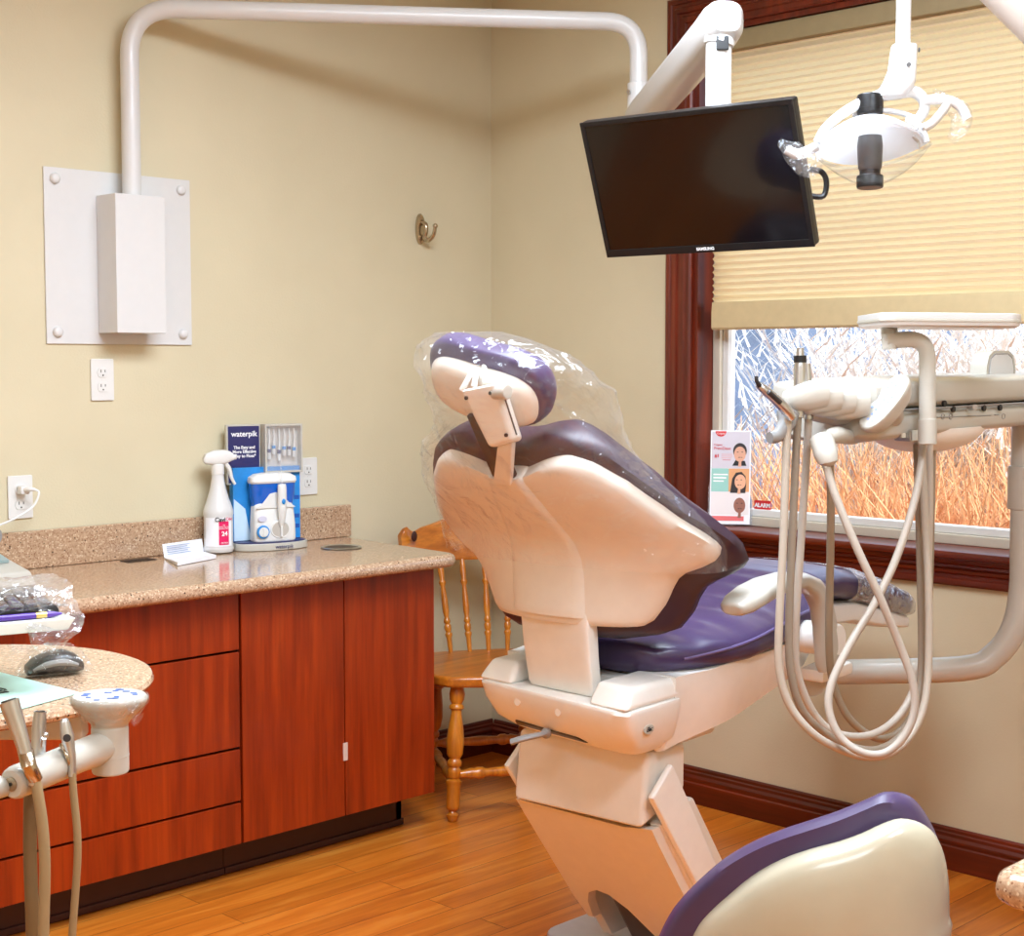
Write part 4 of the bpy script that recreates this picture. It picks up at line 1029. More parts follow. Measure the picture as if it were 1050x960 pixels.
# bulb column and knobs
bt, bb = L(892, 119), L(892, 176)
build('bulb_knob', G().cyl(L(892, 97), L(892, 118), 13.2*pxm, n=28, bev=.004).cyl(L(892, 103), L(892, 112), 13.6*pxm, n=28), BLACK, lt)
build('knob_ring', G().tube([L(876, 119, .02), L(892, 113, .0), L(920, 115, .01), L(940, 122, .0)], 4*pxm, 10, 4, flat=.7), WHITE, lt)
g = G().tube([L(892, 140), L(892, 150), L(892, 172), L(892, 176)], [12*pxm, 13*pxm, 12*pxm, 10*pxm], 20)
build('bulb_shield', g, DGREY, lt)
build('end_cap', G().cyl(L(892, 180), L(892, 193), 13.5*pxm, n=28, bev=.003).cyl(L(892, 174), L(892, 181), 10.5*pxm, n=24), BLACK, lt)
g = G().tube([L(930, 122, -.01), L(941, 128, -.02), L(947, 136, -.02), L(950, 146, -.02)], 3.6*pxm, 10, 3); build('hinge', g, WHITE, lt)
g = G().sphere(L(946, 131, -.03), 2*pxm, 8).sphere(L(940, 132, -.03), 2*pxm, 8).tube([L(936, 140, -.03), L(942, 146, -.03), L(942, 153, -.03)], 1.6*pxm, 8); build('hinge_screws', g, CHROME, lt, wn=False)
hr = build('handle', G().tube([L(943, 133, -.02), L(955, 127, -.02), L(966, 115, -.02), L(972, 106, -.02)], [4.5*pxm]*4, 12, 4).tube([L(946, 104, -.01), L(960, 102, -.015), L(976, 104, -.02), L(986, 111, -.02), L(992, 122, -.02)], [5*pxm]*5, 14, 4), WHITE, lt)
hl = build('handle', G().tube([L(838, 150), L(826, 156), L(816, 158), L(806, 153)], [5*pxm, 5.5*pxm, 5.5*pxm, 5*pxm], 14, 4), WHITE, lt)
def sleeve(pts, rads, label, nm, amp=.004):
    rings = []
    P, R = catmull([V(p) for p in pts], rads, 5)
    for p, (t, u, w), r in zip(P, frames(P), R):
        rings.append([p+u*(r*math.cos(2*PI*k/20))+w*(r*.75*math.sin(2*PI*k/20)) for k in range(20)])
    g = G().loft(rings, caps=False).jitter(amp, 40, 3).jitter(amp*.5, 110, 5)
    return single(nm, g, FILMT, label, 'plastic sleeve', P[len(P)//2], sharp=40, wn=False)
sleeve([L(955, 98), L(972, 106), L(985, 116), L(984, 130), L(976, 143)], [.018, .022, .026, .026, .016], 'crinkled clear plastic sleeve on the curved light handle away from the monitor', 'handle_sleeve')
sleeve([L(834, 158), L(830, 168), L(822, 164), L(812, 155), L(799, 146)], [.024, .034, .034, .026, .012], 'crinkled clear plastic sleeve on the light handle in front of the monitor edge', 'handle_sleeve')

# ------------------------------------------------------------------ delivery unit
du = thing('delivery_unit', 'white chair-side delivery unit on a curved tube arm in front of the window', 'dental delivery unit', D(1048, 560, 3.45))
armp = [W(-.02, .275, .668), D(850, 690, 3.52), D(985, 686, 3.45), D(1020, 672, 3.44), D(1040, 644, 3.43), D(1048, 605, 3.43), D(1049, 560, 3.43), D(1050, 490, 3.43)]
build('arm_tube', G().tube(armp, .029, 24, 5), WARMW, du, wn=False)
pb = D(1050, 500, 3.43)
build('post_collar', G().cyl(pb-Z*.05, pb+Z*.05, .036, n=28, bev=.005), WARMW, du)
build('post', G().cyl(pb+Z*.04, D(1052, 425, 3.43), .030, n=28), WARMW, du)
build('arm_block', G().box((-.05, .254, .676), (.085, .318, .704), .008, M=MC), BEIGE, du)
# control head, running away towards the window on the patient's right
HA0 = D(838, 415, 2.95); HB0 = D(1085, 405, 3.55); HB0.z = HA0.z+.012
he = HB0-HA0; HLn = he.length; he.normalize(); hs = he.cross(Z).normalized(); hs = hs if hs.dot(FW) < 0 else -hs     # hs: towards the camera
hu = Z
def HD(a, b, z): return HA0+he*a+hs*b+Z*z
def hsec(a, zt_, zm, zb_2, b0, b1, e=4, n=36):
    """closed section: upper shell with a ledge at the seam"""
    c = HD(a, (b0+b1)/2, 0); hwid = (b1-b0)/2
    return [p for p in sring(c+Z*(zt_+zb_2)/2, hs, Z, hwid, (zt_-zb_2)/2, n, e)]
up_r = [hsec(a, zt_, 0, zm, b0, b1, 5) for a, zt_, zm, b0, b1 in ((.055, .030, -.008, -.12, .05), (.075, .045, -.010, -.17, .085), (.16, .048, -.012, -.19, .10), (.45, .050, -.012, -.19, .10), (HLn, .050, -.012, -.19, .10))]
hd_ = build('control_head', G().loft(up_r), WARMW, du, sharp=45)
lo_r = [hsec(a, -.010, 0, zb_2, b0, b1, 4) for a, zb_2, b0, b1 in ((.06, -.070, -.12, .055), (.085, -.078, -.165, .085), (.2, -.074, -.18, .098), (.45, -.070, -.18, .098), (HLn, -.065, -.18, .098))]
build('lower_shell', G().loft(lo_r), WARMW, hd_, sharp=45)
build('seam', G().tube([HD(.075, .088, -.0115), HD(.16, .1025, -.0125), HD(HLn, .1025, -.0125)], .0022, 6), GREY, hd_)
def onfront(px, py, b):
    d = D(px, py, 1)-CAM; q = HA0+hs*b; t = (q-CAM).dot(hs)/d.dot(hs); return CAM+d*t
g = G()
for x, y in ((967, 414), (976, 419.5), (1007.5, 418.5), (1024, 418)):
    p = onfront(x, y, .100); g.cyl(p, p+hs*.006, .0068, n=16, bev=.0015)
build('knobs', g, BLACK, hd_)
p = onfront(992, 419, .10); build('toggle', G().tube([p, p+hs*.012, p+hs*.022+Z*.004-he*.006], [.004, .0045, .006], 10), CHROME, hd_)
g = G()
for x0, y0, x1, y1 in ((961, 428, 1016, 426), (1020, 425.5, 1024, 425.4)): g.tube([onfront(x0, y0, .0985), onfront(x1, y1, .0985)], .0012, 6)
for x in (967, 975, 1029): 
    q = onfront(x, 427, .0985); rr3 = [q+he*(.006*math.cos(a*PI/6))+Z*(.006*math.sin(a*PI/6)) for a in range(13)]; g.tube(rr3, .0008, 5, caps=False)
build('printed_marks', g, GREY, hd_, wn=False)
bp = onfront(945, 440, -.02); 
dm = onfront(952, 440, 0.03)
dcx = onfront(949, 437, .0)
g = G(); R_ = []
for k in range(9):
    t = k/8*PI/2; R_.append(sring(dcx-Z*(.055*math.sin(t)), he, hs, .15*math.cos(t)+.001, .10*math.cos(t)+.001, 32, 2.2))
build('under_bowl', G().loft(R_), BEIGE2, hd_, sharp=60)
hx0 = onfront(1018, 386, .02)
hump = lambda s_: [HD(0, 0, 0)*0+hx0+he*x+Z*z+hs*s_ for x, z in ((-.058, -.02), (-.058, .02), (-.050, .045), (-.03, .056), (.03, .056), (.05, .045), (.058, .02), (.058, -.02))]
build('top_grip', G().loft([hump(-.02), hump(.02)]), WARMW, hd_, sharp=50)
hump2 = lambda s_, k: [hx0+he*x*k+Z*(z*k+.002)+hs*s_ for x, z in ((-.058, -.02), (-.058, .02), (-.050, .045), (-.03, .056), (.03, .056), (.05, .045), (.058, .02), (.058, -.02))]
build('grip_panel', G().loft([hump2(.0205, .82), hump2(.023, .78)]), WHITE, hd_, sharp=50)
build('grip_outline', G().tube(hump2(.0205, .84), .0014, 6), GREY, hd_, wn=False)
# tray on its crank tube, in front of the head
TDp = 2.98
vt = onfront(951, 420, .128); tdv = (vt-CAM).dot(FW)
T = lambda x, y, d=0: D(x, y, tdv+d)
tw = tdv/FPX
tube_r = 8.4*tw
trp = fillet([T(908, 349.5), T(951, 347), T(951, 436)], .04, 8)
build('tray_crank', G().tube(trp, tube_r, 22).cyl(T(912, 343), T(912, 358), tube_r*.9, n=20), WARMW, du, wn=False)
build('crank_sleeve', G().cyl(T(951, 430), T(951, 456), tube_r*1.12, n=24, bev=.002), WARMW, du)
build('crank_ring', G().cyl(T(951, 392), T(951, 394), tube_r*1.03, n=24), WARMW, du)
build('crank_clamp', G().box((-.03, -.02, -.012), (.03, .02, .012), .004, M=basis(T(934, 446, .05), he, hs)).cyl(T(926, 444, .02), T(926, 449, .02), .010, n=14), CHROME, du)
tc = T(961, 330, .06)
g = G(); tm = basis(tc, RT*.995+FW*.1, (FW*V((1, 1, 0)).length if False else V((FW.x, FW.y, 0))))
g.loft([[tm @ V((x, y, z)) for x, y in rrect(.285*a, .235*b, .03)] for a, b, z in ((.94, .92, -.014), (.985, .98, -.010), (1, 1, 0), (1, 1, .013), (.97, .96, .014), (.96, .95, .008))])
tr = build('tray', g, WHITE, du, sharp=45)
build('tray_ridge', G().loft([[tm @ V((x, y, z)) for x, y in rrect(.285*a, .235*a, .03)] for a, z in ((1.004, -.003), (1.008, 0), (1.004, .003))], caps=False), WARMW, tr)
build('tray_mount', G().cyl(T(912, 349), T(912, 336, .02), .016, n=18), WARMW, du)
# touch pad paddle on the head, wrapped in film
pc_ = T(907, 413, -.045); pe = (T(929, 386)-T(885, 440)).normalized(); pn = (-FW*.55-RT*.62+Z*.3); pn = (pn-pe*pn.dot(pe)).normalized(); pw_ = pn.cross(pe)
rings = []
for k, h in ((.80, -.030), (.97, -.010), (1, -.002), (.98, .004), (.90, .007)): rings.append(sring(pc_+pn*h, pe, pw_, 35*tw*k, .030*k, 32, 2.4))
tpad = build('touch_pad', G().loft(rings), WARMW, du, sharp=60)
g = G()
for k in range(8):
    a = -.05+.0135*k
    for q in (-.011, .0, .011): g.prism(rrect(.005, .0045, .001), .0072, .0078, M=basis(pc_+pe*a*.9+pw_*q, pe, pw_, pn))
build('printed_icons', g, plain('pale_blue_ink', (150, 172, 214), .5), tpad, wn=False)
build('pad_neck', G().tube([pc_-pn*.02, pc_-pn*.05+FW*.02], [.025, .022], 16), WARMW, du)
# instrument holders, grab knob
hp0 = D(850, 418, 2.93)
g = G()
for k in range(4):
    c = D(815+14*k, 409+3.2*k, 2.90+.012*k)
    g.loft([sring(c+RT*dx*tw+Z*dz*tw, (-FW*.9+RT*.3).normalized(), Z, a*tw, b*tw, 20, 2.4) for dx, dz, a, b in ((-12, -3, 5, 4), (-9, -1, 10, 9), (0, 0, 12, 13), (14, 3, 12, 15), (30, 5, 10, 14))])
build('instrument_holder', g, WARMW, du, sharp=60)
build('holder_bar', G().tube([D(815, 416, 2.95), D(840, 420, 2.97), D(872, 420, 3.0), D(885, 420, 3.06)], [.022, .03, .042, .045], 20, 3, flat=.85), WARMW, du)
build('grey_grip', G().tube([D(808, 424, 2.90), D(806, 436, 2.89), D(797, 447, 2.88), D(789, 449, 2.87)], [.022, .016, .013, .011], 14, 4), GREY, du)
kb0, kb1 = D(843, 447, 2.9), D(849, 473, 2.88)
kb = build('grab_knob', G().tube([D(840.5, 446, 2.9), D(842, 449, 2.9), D(847, 466, 2.88), D(849, 474, 2.88), D(849.5, 478, 2.88)], [9*tw, 12*tw, 12*tw, 10*tw, 5*tw], 22), WARMW, du)
build('knob_stalk', G().tube([D(848, 449, 2.9), D(858, 446, 2.92), D(868, 448, 2.97), D(876, 448, 3.03)], [8*tw, 8.5*tw, 8*tw, 8*tw], 14, 3), WARMW, du)
# handpieces with their hoses (each a thing of its own, hanging in the holders)
def hose_obj(name, parent, pts, r, mat): return build(name, G().tube([D(*p) for p in pts], r, 12, 6), mat, parent, wn=False)
HR = .0078
H1 = [(808, 428, 2.88), (806, 470, 2.88), (803, 560, 2.88), (799, 640, 2.88), (799, 685, 2.88), (809, 722, 2.88), (832, 751, 2.88), (860, 768, 2.9), (886, 776, 2.93), (912, 773, 2.96), (933, 755, 2.99), (947, 725, 3.01), (952, 680, 3.03), (952, 600, 3.04), (948, 520, 3.05), (945, 456, 3.06)]
H2 = [(818, 428, 2.91), (816, 470, 2.91), (812, 560, 2.91), (809, 640, 2.91), (811, 690, 2.91), (822, 727, 2.92), (846, 752, 2.94), (876, 767, 2.97), (903, 768, 3.0), (926, 752, 3.02), (940, 722, 3.04), (945, 680, 3.06), (944, 600, 3.07), (942, 520, 3.08), (940, 456, 3.09)]
H3 = [(829, 430, 2.94), (827, 470, 2.94), (821, 560, 2.94), (816, 640, 2.94), (817, 685, 2.94), (829, 722, 2.95), (847, 746, 2.96), (870, 755, 2.98), (895, 753, 3.0), (918, 738, 3.02), (935, 712, 3.04), (948, 670, 3.06), (951, 600, 3.07), (953, 520, 3.07), (953, 456, 3.07)]
H4 = [(851, 476, 2.9), (852, 520, 2.92), (851, 590, 2.96), (850, 650, 2.98), (853, 695, 3.0), (866, 730, 3.02), (885, 750, 3.04), (905, 758, 3.06), (925, 748, 3.07), (940, 722, 3.08), (949, 680, 3.09), (953, 600, 3.1), (955, 520, 3.1), (956, 456, 3.1)]
H5 = [(847, 477, 2.88), (858, 512, 2.87), (880, 565, 2.86), (902, 612, 2.86), (922, 660, 2.87), (936, 700, 2.87), (937, 732, 2.87), (925, 758, 2.87), (905, 773, 2.87), (882, 771, 2.87), (861, 755, 2.88), (850, 728, 2.89), (853, 700, 2.9), (872, 660, 2.92), (895, 622, 2.94), (918, 575, 2.96), (936, 520, 2.98), (944, 480, 3.0), (947, 456, 3.02)]
H3 = [(x, y, d+.03*min(1, i/4)) for i, (x, y, d) in enumerate(H3)]; H4 = [(x, y, d+.05*min(1, i/4)) for i, (x, y, d) in enumerate(H4)]
def hpiece(label, top, pts, hmat, body, nm='dental_handpiece'):
    o = thing(nm, label, 'dental handpiece', D(*pts[0]), None)
    body(o)
    hose_obj('hose', o, pts, HR, hmat); return o
def b_syr(o):
    build('body', G().tube([D(812, 428, 2.87), D(806, 420, 2.86), D(795, 409, 2.85), D(783, 399, 2.84), (D(777, 394, 2.84))], [.010, .011, .010, .0085, .006], 16, 3), CHROME, o)
    build('nozzle', G().tube([D(779, 396, 2.835), D(776, 391, 2.83), D(775.5, 386, 2.83)], [.005, .004, .0035], 10, 2).tube([D(800, 413, 2.845), D(788, 402, 2.83)], .005, 10), DKMET, o)
def b_v1(o):
    build('body', G().tube([D(818, 428, 2.91), D(820, 398, 2.91), D(820.5, 378, 2.91), D(820.5, 372, 2.91)], [.011, .0125, .0125, .011], 16), CHROME, o)
    build('ring', G().tube([D(820.5, 372, 2.91), D(820.5, 365, 2.91)], .0125, 16), BLACK, o)
    build('tip', G().tube([D(820.5, 365, 2.91), D(820.5, 357, 2.91)], [.008, .007], 14), CHROME, o)
def b_v2(o):
    build('body', G().tube([D(829, 430, 2.94), D(828, 400, 2.94), D(827.5, 385, 2.94), D(827, 373, 2.94)], [.010, .010, .009, .008], 16), CHROME, o)
def b_v3(o):
    build('body', G().tube([D(846, 452, 2.885), D(847, 480, 2.88)], [.009, .0085], 14).tube([D(838, 410, 2.93), D(838, 403, 2.93)], [.008, .006], 12), CHROME, o)
def b_v4(o):
    build('body', G().tube([D(851, 470, 2.9), D(851, 482, 2.905)], [.0085, .0080], 14), CHROME, o)
hpiece('steel syringe angled out of the end holder of the delivery unit', None, H1, plain('warm_grey_hose', (188, 176, 160), .4, .02), b_syr)
hpiece('tall upright steel handpiece with a black ring in the delivery unit', None, H2, plain('brown_grey_hose', (150, 134, 116), .4, .02), b_v1)
hpiece('short upright steel handpiece beside the tall black-ringed one', None, H3, plain('pale_silicone_hose', (196, 184, 170), .4, .02), b_v2)
hpiece('pale hose crossing diagonally from the white grab knob and looping back to the crank tube', None, H5, plain('light_grey_hose', (186, 175, 162), .4, .02), b_v3, 'looped_hose')
hpiece('tan hose dropping straight down behind the white grab knob', None, H4, plain('olive_grey_hose', (152, 136, 114), .4, .02), b_v4, 'straight_hose')
# ------------------------------------------------------------------ leaflet holder and sticker at the window
bc = V((-.012, -.955, OZ0+.001))
py_ = 537
while onz(748, py_, OZ0+.001).x > .028: py_ += .25
bc = onz(748, py_, OZ0+.001)
n_ = V((CAM.x-bc.x, CAM.y-bc.y, 0)).normalized(); n_ = (n_+V((-.05, .05, 0))).normalized(); e_ = Z.cross(n_); up2 = (Z-n_*-.0).normalized()
lean_n = (n_+Z*.12).normalized(); lean_u = lean_n.cross(e_)
bk = D(748, 488, 1); 
dep = (bc-CAM).dot(FW); bw = 41*dep/FPX; bh = 98*dep/FPX
def BP(a, b, c=0): return bc+e_*a+lean_u*b+lean_n*c
MBK = Matrix((e_, lean_u, lean_n)).transposed().to_4x4(); MBK.translation = bc
hld = thing('leaflet_holder', 'clear acrylic leaflet holder on the window sill', 'leaflet holder', bc)
build('back', G().prism([(-.066, .004), (.066, .004), (.066, .13), (.052, .145), (-.052, .145), (-.066, .13)], -.032, -.029, M=MBK), ACRYL, hld, wn=False)
build('front_lip', G().box((-.066, .004, -.006), (.066, .05, -.0035), M=MBK).box((-.066, .004, -.03), (-.0635, .12, -.004), M=MBK).box((.0635, .004, -.03), (.066, .12, -.004), M=MBK), ACRYL, hld, wn=False)
build('foot', G().box((-.066, .001, -.05), (.066, .004, .0), M=MBK), ACRYL, hld, wn=False)
lf_ = thing('leaflet', 'tall dental leaflet with three portrait photos standing in the clear holder on the sill', 'leaflet', BP(0, .005))
hw_ = bw/2
def F(n, pts, mat, c, par=None, depth=.0004): return build(n, G().prism(pts, c, c+depth, M=MBK), mat, par or lf_, wn=False)
pg = build('sheet', G().box((-hw_, .005, .000), (hw_, bh, .004), M=MBK), PAPER, lf_, wn=False)
rc = lambda x0, x1, y0, y1: [(x0, y0), (x1, y0), (x1, y1), (x0, y1)]
u = lambda t: .005+(bh-.005)*t         # height fraction
x_ = lambda t: -hw_+2*hw_*t
F('grey_panel', rc(x_(.03), x_(.97), u(.595), u(.985)), LILAC, .0042)
F('teal_panel', rc(x_(.03), x_(.46), u(.345), u(.592)), TEALP, .0042)
F('orange_panel', rc(x_(.46), x_(.97), u(.345), u(.592)), plain('printed_orange', (222, 160, 110), .5, .02), .0042)
F('lower_panel', rc(x_(.03), x_(.97), u(.10), u(.342)), plain('printed_cream', (232, 224, 224), .5, .01), .0042)
F('red_band', rc(x_(.05), x_(.85), u(.035), u(.085)), plain('printed_coral', (226, 110, 112), .5, .02), .0043)
hc = [(x_(.25)+.0165*math.cos(a), u(.99)-.0165*math.sin(a)) for a in [k*PI/12 for k in range(13)]]
F('red_badge', hc, RED, .0047)
def TX(s_, sz, fx, fy, mat, **kw): text('lettering', s_, sz, basis(BP(x_(fx), u(fy), .0052), e_, lean_u), mat, lf_, **kw)
TX('Colgate', .0075, .25, .965, WINK); TX('Colgate', .008, .08, .845, RED, align='LEFT'); TX('PreviDent', .0125, .08, .805, RED, align='LEFT'); TX('#1', .0135, .10, .725, RED, align='LEFT', bold=.0004)
g = G()
for k, (a, b, y) in enumerate(((.27, .55, .74), (.27, .55, .72), (.27, .52, .70))): g.prism(rc(x_(a), x_(b), u(y), u(y)+.0016), .0046, .0049, M=MBK)
F('small_print', rc(x_(.3), x_(.5), u(.68), u(.68)+.0015), RED, .0046); build('small_print', g, plain('printed_pale_red', (222, 150, 150), .5), lf_, wn=False)
g = G()
for k, (a, b, y) in enumerate(((.08, .44, .52), (.08, .40, .485), (.08, .34, .45))): g.prism(rc(x_(a), x_(b), u(y), u(y)+.004), .0046, .0049, M=MBK)
build('white_print', g, WINK, lf_, wn=False)
def portrait(cx, cy, s_, skin, hair, long_, shirt=None):
    px, py = x_(cx), u(cy)
    if shirt: F('portrait', [(px-.018*s_, py-.03*s_), (px+.016*s_, py-.03*s_), (px+.012*s_, py-.018*s_), (px-.010*s_, py-.016*s_)], shirt, .0045)
    if long_: F('portrait', [(px-.022*s_, py-.03*s_), (px-.017*s_, py+.006*s_), (px-.008*s_, py+.021*s_), (px+.006*s_, py+.023*s_), (px+.016*s_, py+.012*s_), (px+.018*s_, py-.008*s_), (px+.016*s_, py-.03*s_)], hair, .0046)
    elif hair: F('portrait', ell(.0165*s_, .019*s_, 24, px, py+.006*s_), hair, .0046)
    F('portrait', ell(.0140*s_, .0185*s_, 24, px+(.003*s_ if long_ else 0), py-(.002*s_)), skin, .0049)
    g = G()
    for k in (-1, 1): g.prism(ell(.0022*s_, .0010*s_, 10, px+k*.0055*s_, py+.003*s_), .0052, .0054, M=MBK)
    g.prism(ell(.005*s_, .0012*s_, 12, px+.001*s_, py-.010*s_), .0052, .0054, M=MBK)
    build('portrait_features', g, HAIR, lf_, wn=False)
    F('portrait_finger', [(px-.004*s_, py-.032*s_), (px+.004*s_, py-.032*s_), (px+.0035*s_, py-.012*s_), (px+.0015*s_, py-.007*s_), (px-.001*s_, py-.012*s_)], skin, .0054)
portrait(.73, .755, 1.25, SKIN1, HAIR, False, INK)
portrait(.72, .46, 1.2, SKIN2, HAIR, True)
portrait(.74, .21, 1.25, SKIN3, None, False)
# alarm sticker on the pane
sc_ = onx(782, 518.5, .1022)
a_ = onx(773, 518, .1022); b_ = onx(790, 520, .1022)
ew = (b_-a_).length
stk = single('alarm_sticker', G().prism(rrect(ew, ew*.5, .004), .0, .0006, M=basis(sc_, -Y, Z)), RED, 'small red alarm sticker on the lower left corner of the window glass', 'sticker', sc_, wn=False)
text('lettering', 'ALARM', ew*.29, basis(sc_-X*.001, -Y, Z), WINK, stk, bold=.0006)
q = onx(766, 517, .1022); build('sticker_disc', G().prism(ell(.019, .030), 0, .0005, M=basis(q, -Y, Z)), plain('sticker_blue', (150, 176, 214), .5), stk, wn=False)

# ------------------------------------------------------------------ stool in the foreground
so_c = V((-2.02, -2.66, 0))
stl = thing('operator_stool', 'beige backed stool with purple upholstery in the foreground beside the dental chair', 'stool', so_c)
SD = 1.75
# backrest drawn as its outline on an upright plane facing the camera side, then curved
c0 = D(830, 960, SD); bn = V((-FW.x, -FW.y, 0)).normalized(); ang_ = math.radians(-12); bn = Matrix.Rotation(ang_, 3, 'Z') @ bn; be = Z.cross(bn).normalized()
be = be if be.dot(RT) > 0 else -be
def onpl(px, py):
    d = D(px, py, 1)-CAM; t = (c0-CAM).dot(bn)/d.dot(bn); p = CAM+d*t-c0; return p.dot(be), p.z
oshell = [(976, 985), (976, 950), (975, 915), (970, 885), (960, 862), (945, 848), (925, 841), (905, 845), (885, 853), (860, 861), (830, 869), (800, 881), (770, 900), (745, 922), (722, 945), (708, 965), (694, 1000), (686, 1060)]
opad = [(975, 985), (975, 950), (972, 905), (962, 870), (945, 840), (930, 827), (910, 822), (890, 828), (860, 838), (830, 847), (800, 857), (770, 871), (740, 891), (715, 915), (695, 938), (680, 960), (666, 990), (652, 1030), (648, 1070)]
def stool_slab(out, b0, b1, crown, nm, mat, par, bz=-.26):
    P = [onpl(*p) for p in out]; P = [V((a, b, 0)) for a, b in P]
    lo = [V((P[-1].x+.03, bz, 0)), V((0, bz-.04, 0)), V((P[0].x-.04, bz, 0))]
    P = P+lo
    # smooth
    S = []
    n = len(P)
    for i in range(n):
        a, b, c, d = P[i-1], P[i], P[(i+1) % n], P[(i+2) % n]
        for q in range(3):
            t = q/3; S.append(.5*((2*b)+(c-a)*t+(2*a-5*b+4*c-d)*t*t+(3*b-a-3*c+d)*t**3))
    cen = sum(S, V())/len(S)
    def pt(p, k, h):
        q = cen+(p-cen)*k; x = q.x-cen.x
        return c0+be*q.x+Z*q.y+bn*(h-2.2*x*x)
    rings = []
    for k, h in ([(.02, b1+crown), (.3, b1+crown*.95), (.6, b1+crown*.8), (.8, b1+crown*.55), (.9, b1+crown*.3), (.955, b1), (.985, (b1*.7+b0*.3)), (1, (b0+b1)/2), (.985, b0*.7+b1*.3), (.95, b0), (.5, b0-.0), (.02, b0)]):
        rings.append([pt(p, k, h) for p in S])
    return build(nm, G().loft(rings), mat, par, sharp=60, wn=False)
stool_slab(opad, -.040, .002, .0, 'backrest_pad', PURPLE, stl)
stool_slab(oshell, -.010, .030, .022, 'backrest_shell', plain('stool_beige_plastic', (186, 178, 156), .25, .02, coat=.3), stl)
sx = c0-bn*.26; sc0 = V((sx.x, sx.y, 0))
build('back_support', G().tube([c0-Z*.20-bn*.0, c0-Z*.34-bn*.02, V((sx.x, sx.y, .40))+bn*.1, V((sx.x, sx.y, .40))], .018, 14, 4), DKMET, stl)
build('seat', G().lathe([(.02, .42), (.17, .422), (.195, .44), (.20, .465), (.19, .49), (.15, .503), (.02, .507)], Matrix.Translation(sc0), 40), PURPLE, stl)
build('gas_column', G().cyl((sx.x, sx.y, .09), (sx.x, sx.y, .42), .026, n=20).cyl((sx.x, sx.y, .09), (sx.x, sx.y, .24), .035, n=20), CHROME, stl)
for k in range(5):
    a = 2*PI*k/5+.3; d_ = V((math.cos(a), math.sin(a), 0))
    bl = build('base_leg', G().tube([sc0+Z*.10, sc0+d_*.15+Z*.09, sc0+d_*.27+Z*.072], [.022, .018, .014], 12), DKMET, stl)
    build('caster', G().cyl(sc0+d_*.27+Z*.028-d_.cross(Z)*.018, sc0+d_*.27+Z*.028+d_.cross(Z)*.018, .027, n=20, bev=.004).cyl(sc0+d_*.27+Z*.05, sc0+d_*.27+Z*.075, .006, n=10), BLACK, bl)

# ------------------------------------------------------------------ cabinet corner at the lower right
ct = onz(1009, 893, .806)
rcb = thing('side_cabinet', 'cherry cabinet under the speckled worktop corner at the lower right', 'cabinet', (ct.x+.55, ct.y-.3, 0))
build('carcass', G().box((ct.x+.05, ct.y-.60, .10), (ct.x+1.1, ct.y-.03, .763), .002), CHERRY, rcb)
build('face_frame', G().box((ct.x+.032, ct.y-.58, .11), (ct.x+.05, ct.y-.05, .757), .002), CHERRY, rcb)
build('toe_kick', G().box((ct.x+.09, ct.y-.58, .001), (ct.x+1.06, ct.y-.07, .10)), KICK, rcb)
M = Matrix.Translation((ct.x, ct.y, 0))
single('side_worktop', G().prism([(0, -.62), (0, -.03), (.009, -.009), (.03, 0), (1.12, 0), (1.12, -.62)], .768, .806, .0175, M=M, seg=5), STONE, 'speckled stone worktop corner jutting in at the lower right', 'worktop', (ct.x+.5, ct.y-.3, .768))

# ------------------------------------------------------------------ left foreground: round table with keyboard tray, mouse, paper
ZT = .84
tcx, tcy, tr_ = -2.581, -1.395, .322
rt_ = thing('round_side_table', 'round speckled stone side table in the left foreground', 'table', (tcx, tcy, 0))
build('table_top', G().lathe([(.0, ZT-.02), (tr_-.012, ZT-.02), (tr_-.003, ZT-.016), (tr_, ZT-.010), (tr_-.003, ZT-.003), (tr_-.010, ZT), (0, ZT)], Matrix.Translation((tcx, tcy, 0)), 72), STONE, rt_)
build('pedestal', G().cyl((tcx-.12, tcy-.05, .02), (tcx-.12, tcy-.05, ZT-.02), .035, n=24).lathe([(.0, .001), (.22, .001), (.22, .012), (.20, .022), (.05, .03), (0, .03)], Matrix.Translation((tcx-.12, tcy-.05, 0)), 40), WARMW, rt_)
# under-table bracket seen below the front edge
build('bracket', G().box((-.2, -.02, -.05), (.12, .02, -.0005), .006, M=basis(V((tcx+.02, tcy-.16, ZT-.02)), RT, V((FW.x, FW.y, 0)))), WARMW, rt_)
# mint paper
pp = [onz(-60, 705, ZT+.001), onz(2, 689, ZT+.001), onz(81, 713, ZT+.001), onz(20, 727, ZT+.001), onz(-60, 737, ZT+.001)]
pp = [onz(-70, 690, ZT+.001), onz(0, 690, ZT+.001), onz(82, 711, ZT+.001), onz(20, 728, ZT+.001), onz(-70, 742, ZT+.001)]
g = G(); g.loft([[p+Z*0 for p in pp], [p+Z*.0012 for p in pp]])
pcn = onz(10, 708, ZT+.0025)
pap = single('mint_paper', g, MINT, 'mint green sheet with black script lying on the round stone table', 'paper', pp[2], wn=False)
pd = (pp[3]-pp[2]).normalized(); 
te = (onz(40, 712, ZT+.0028)-onz(0, 704, ZT+.0028)).normalized(); 
text('lettering', 'Fin', .040, basis(onz(-4, 708, ZT+.0032), te, Z.cross(te)), INK, pap, shear=.35)
